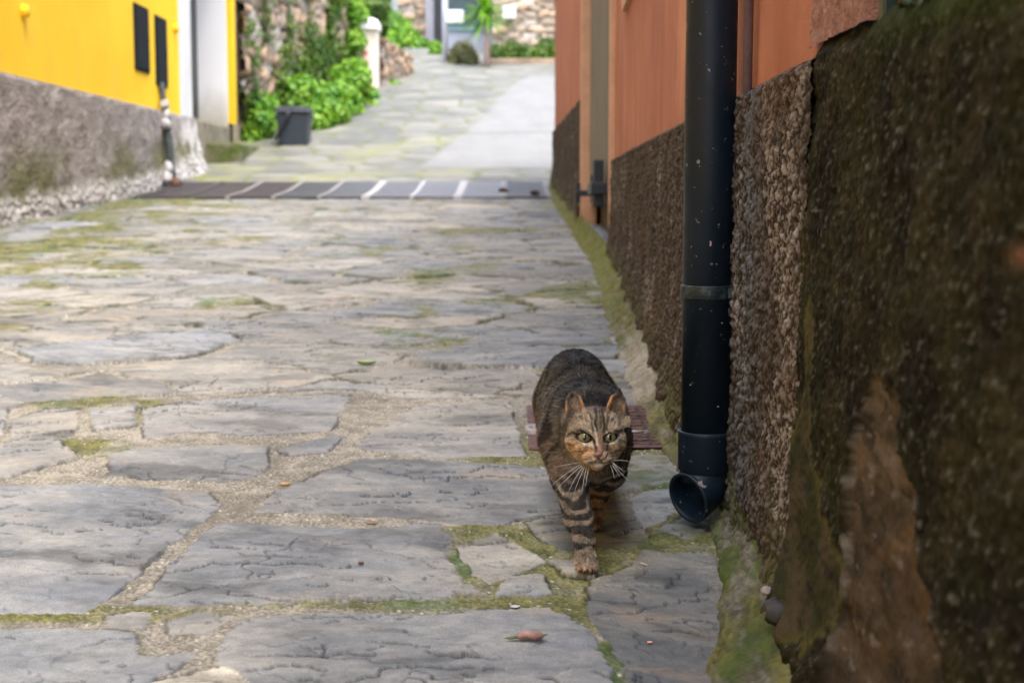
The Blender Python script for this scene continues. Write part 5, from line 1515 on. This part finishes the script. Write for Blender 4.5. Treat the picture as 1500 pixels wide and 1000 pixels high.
bi = np.arange(NH)[:, None] * 5
HF_ = np.concatenate([bi + np.array([[0, 1, 2]]), bi + np.array([[0, 2, 3]]), bi + np.array([[3, 2, 4]])], 0)
hc = cat_colour(root)
ag = RNG.uniform(0, 1, NH)                       # agouti: some hairs tipped pale, some near black
hc = hc * (.45 + 1.05 * RNG.uniform(0, 1, NH) ** 1.2)[:, None]
bandc = np.where(ag[:, None] > .80, np.array([.34, .27, .20]), hc * 1.12)
bandc = bandc * (1 - oh * .25)[:, None] + hc * (oh * .25)[:, None]
dk_ = hc.sum(1) < .12
hc = hc * 1.0; tipc = np.where((dk_ & (ag < .90))[:, None], hc * 1.3, bandc); tipc = np.where((ag < .2)[:, None], hc * .45, tipc)
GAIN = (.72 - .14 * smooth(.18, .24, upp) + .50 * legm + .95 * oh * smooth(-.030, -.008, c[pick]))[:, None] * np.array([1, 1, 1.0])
bk_ = (smooth(.15, .22, upp) * (1 - oh))[:, None]; hc = hc * (1 - bk_) + hc * np.array([.84, .98, 1.12]) * bk_  # cool sky sheen tinted into the back hairs
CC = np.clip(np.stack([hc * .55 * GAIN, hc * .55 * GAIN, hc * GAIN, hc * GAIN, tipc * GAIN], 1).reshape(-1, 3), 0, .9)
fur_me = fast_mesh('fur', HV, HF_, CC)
try:
    raise RuntimeError('flat blades kept')
    nn = np.repeat((n_ * 1.0 + .35 * d1), 5, axis=0); nn /= np.linalg.norm(nn, axis=1)[:, None]
    fur_me.normals_split_custom_set_from_vertices([tuple(v) for v in nn.astype(float)])
except Exception as ex:
    pass
t = MT('cat_fur', .75, .12); t.color(t.attr())
put('fur', fur_me, t.m, CAT)

# eyes
EYE = []
t = MT('cat_eye', .06, .6)
sep = t.nt.nodes.new('ShaderNodeSeparateXYZ'); t.link(t.tc.outputs['Object'], sep.inputs[0])
xx, zz_ = sep.outputs['X'], sep.outputs['Z']
rad = t.math('SQRT', t.math('ADD', t.math('MULTIPLY', xx, xx), t.math('MULTIPLY', zz_, zz_)))
px_ = t.math('DIVIDE', xx, .0026); pz_ = t.math('DIVIDE', zz_, .0050)
pup = t.math('SQRT', t.math('ADD', t.math('MULTIPLY', px_, px_), t.math('MULTIPLY', pz_, pz_)))
iris = t.mix(t.rng(rad, .002, .0085), (.15, .120, .042), (.20, .170, .075)); fib = t.noise(900, 3)
iris = t.mix(t.rng(fib, .3, .7, 0, .45), iris, (.20, .17, .05))
iris = t.mix(t.rng(rad, .0082, .0095), iris, (.02, .02, .01))
t.color(t.mix(t.rng(pup, .9, 1.08), (.003, .003, .003), iris))
t.b.inputs['Coat Weight'].default_value = 1.0; t.b.inputs['Coat Roughness'].default_value = .02
for s in (-1, 1):
    m = MB(); m.ell((0, 0, 0), (.0112, .0112, .0112), seg=40, rings=26)
    w = h2w(s * .0189, .0040, .0262)
    me = bpy.data.meshes.new('eye'); me.from_pydata(m.v, [], m.f); me.polygons.foreach_set('use_smooth', [True] * len(me.polygons))
    o = put('eye', me, t.m); o.parent = CAT; o.location = Vector(w) - CAT.location
    o.rotation_euler = (math.radians(-6), 0, math.radians(2 + s * 5))
# nose leather
NL = []
m = MB(); w = h2w(0, -.0190, .0535)
for (da, db, dc, r) in ((0, 0, 0, (.0050, .0030, .0032)), (-.0030, .0006, -.001, (.0026, .0030, .0026)), (.0030, .0006, -.001, (.0026, .0030, .0026)), (0, -.0026, -.0004, (.0022, .0022, .0024))):
    c_ = h2w(da, -.0190 + db, .0535 + dc); m.ell(tuple(c_), r, 16, 10)
m.build('nose', simple('nose_leather', (.23, .105, .085), .42, .2, 600, .3, .0003), CAT, smoothed=True)
# claws
m = MB()
for c_ in TOES:
    m.tube([(c_[0], c_[1] - .0060, c_[2] - .001), (c_[0], c_[1] - .0088, c_[2] - .0035), (c_[0], c_[1] - .0092, c_[2] - .0062)], [.0011, .0009, .0003], 8)
m.build('claws', simple('claw_dark', (.02, .016, .015), .35), CAT, smoothed=True)
# whiskers
WH = simple('whisker_white', (.85, .84, .80), .35, .02, 10)
rr = random.Random(4)
wl = [(-1, (850, 680), (832, 690), (806, 712)), (-1, (852, 682), (838, 692), (814, 718)), (-1, (854, 684), (842, 698), (832, 722)), (-1, (856, 685), (848, 700), (840, 724)),
      (-1, (859, 685), (855, 700), (853, 718)), (-1, (862, 685), (859, 700), (858, 712)), (-1, (849, 677), (834, 679), (812, 684)),
      (1, (898, 678), (906, 690), (920, 703)), (1, (896, 680), (903, 688), (908, 698)), (1, (894, 681), (898, 690), (900, 700)), (1, (899, 675), (910, 672), (922, 676)), (1, (897, 677), (905, 684), (915, 690))]
for s, p0_, p1_, p2_ in wl:
    A0 = np.array(at_depth(*p0_, 2.176)); A1 = np.array(at_depth(*p1_, 2.160)); A2 = np.array(at_depth(*p2_, 2.150))
    MB().tube([tuple(A0 * (1 - t_) ** 2 + 2 * A1 * t_ * (1 - t_) + A2 * t_ * t_) for t_ in np.linspace(0, 1, 9)], list(np.linspace(.00027, .00009, 9)), 6).build('whisker', WH, CAT, smoothed=True)
for s in (-1, 1):
    for k in range(2):
        A0 = h2w(s * (.017 + .003 * k), .019, .030); A2 = h2w(s * (.024 + .012 * k), .050 - .004 * k, .034)
        MB().tube([tuple(A0), tuple((A0 + A2) / 2 + HF * .004), tuple(A2)], [.00018, .00013, .00006], 5).build('whisker', WH, CAT, smoothed=True)
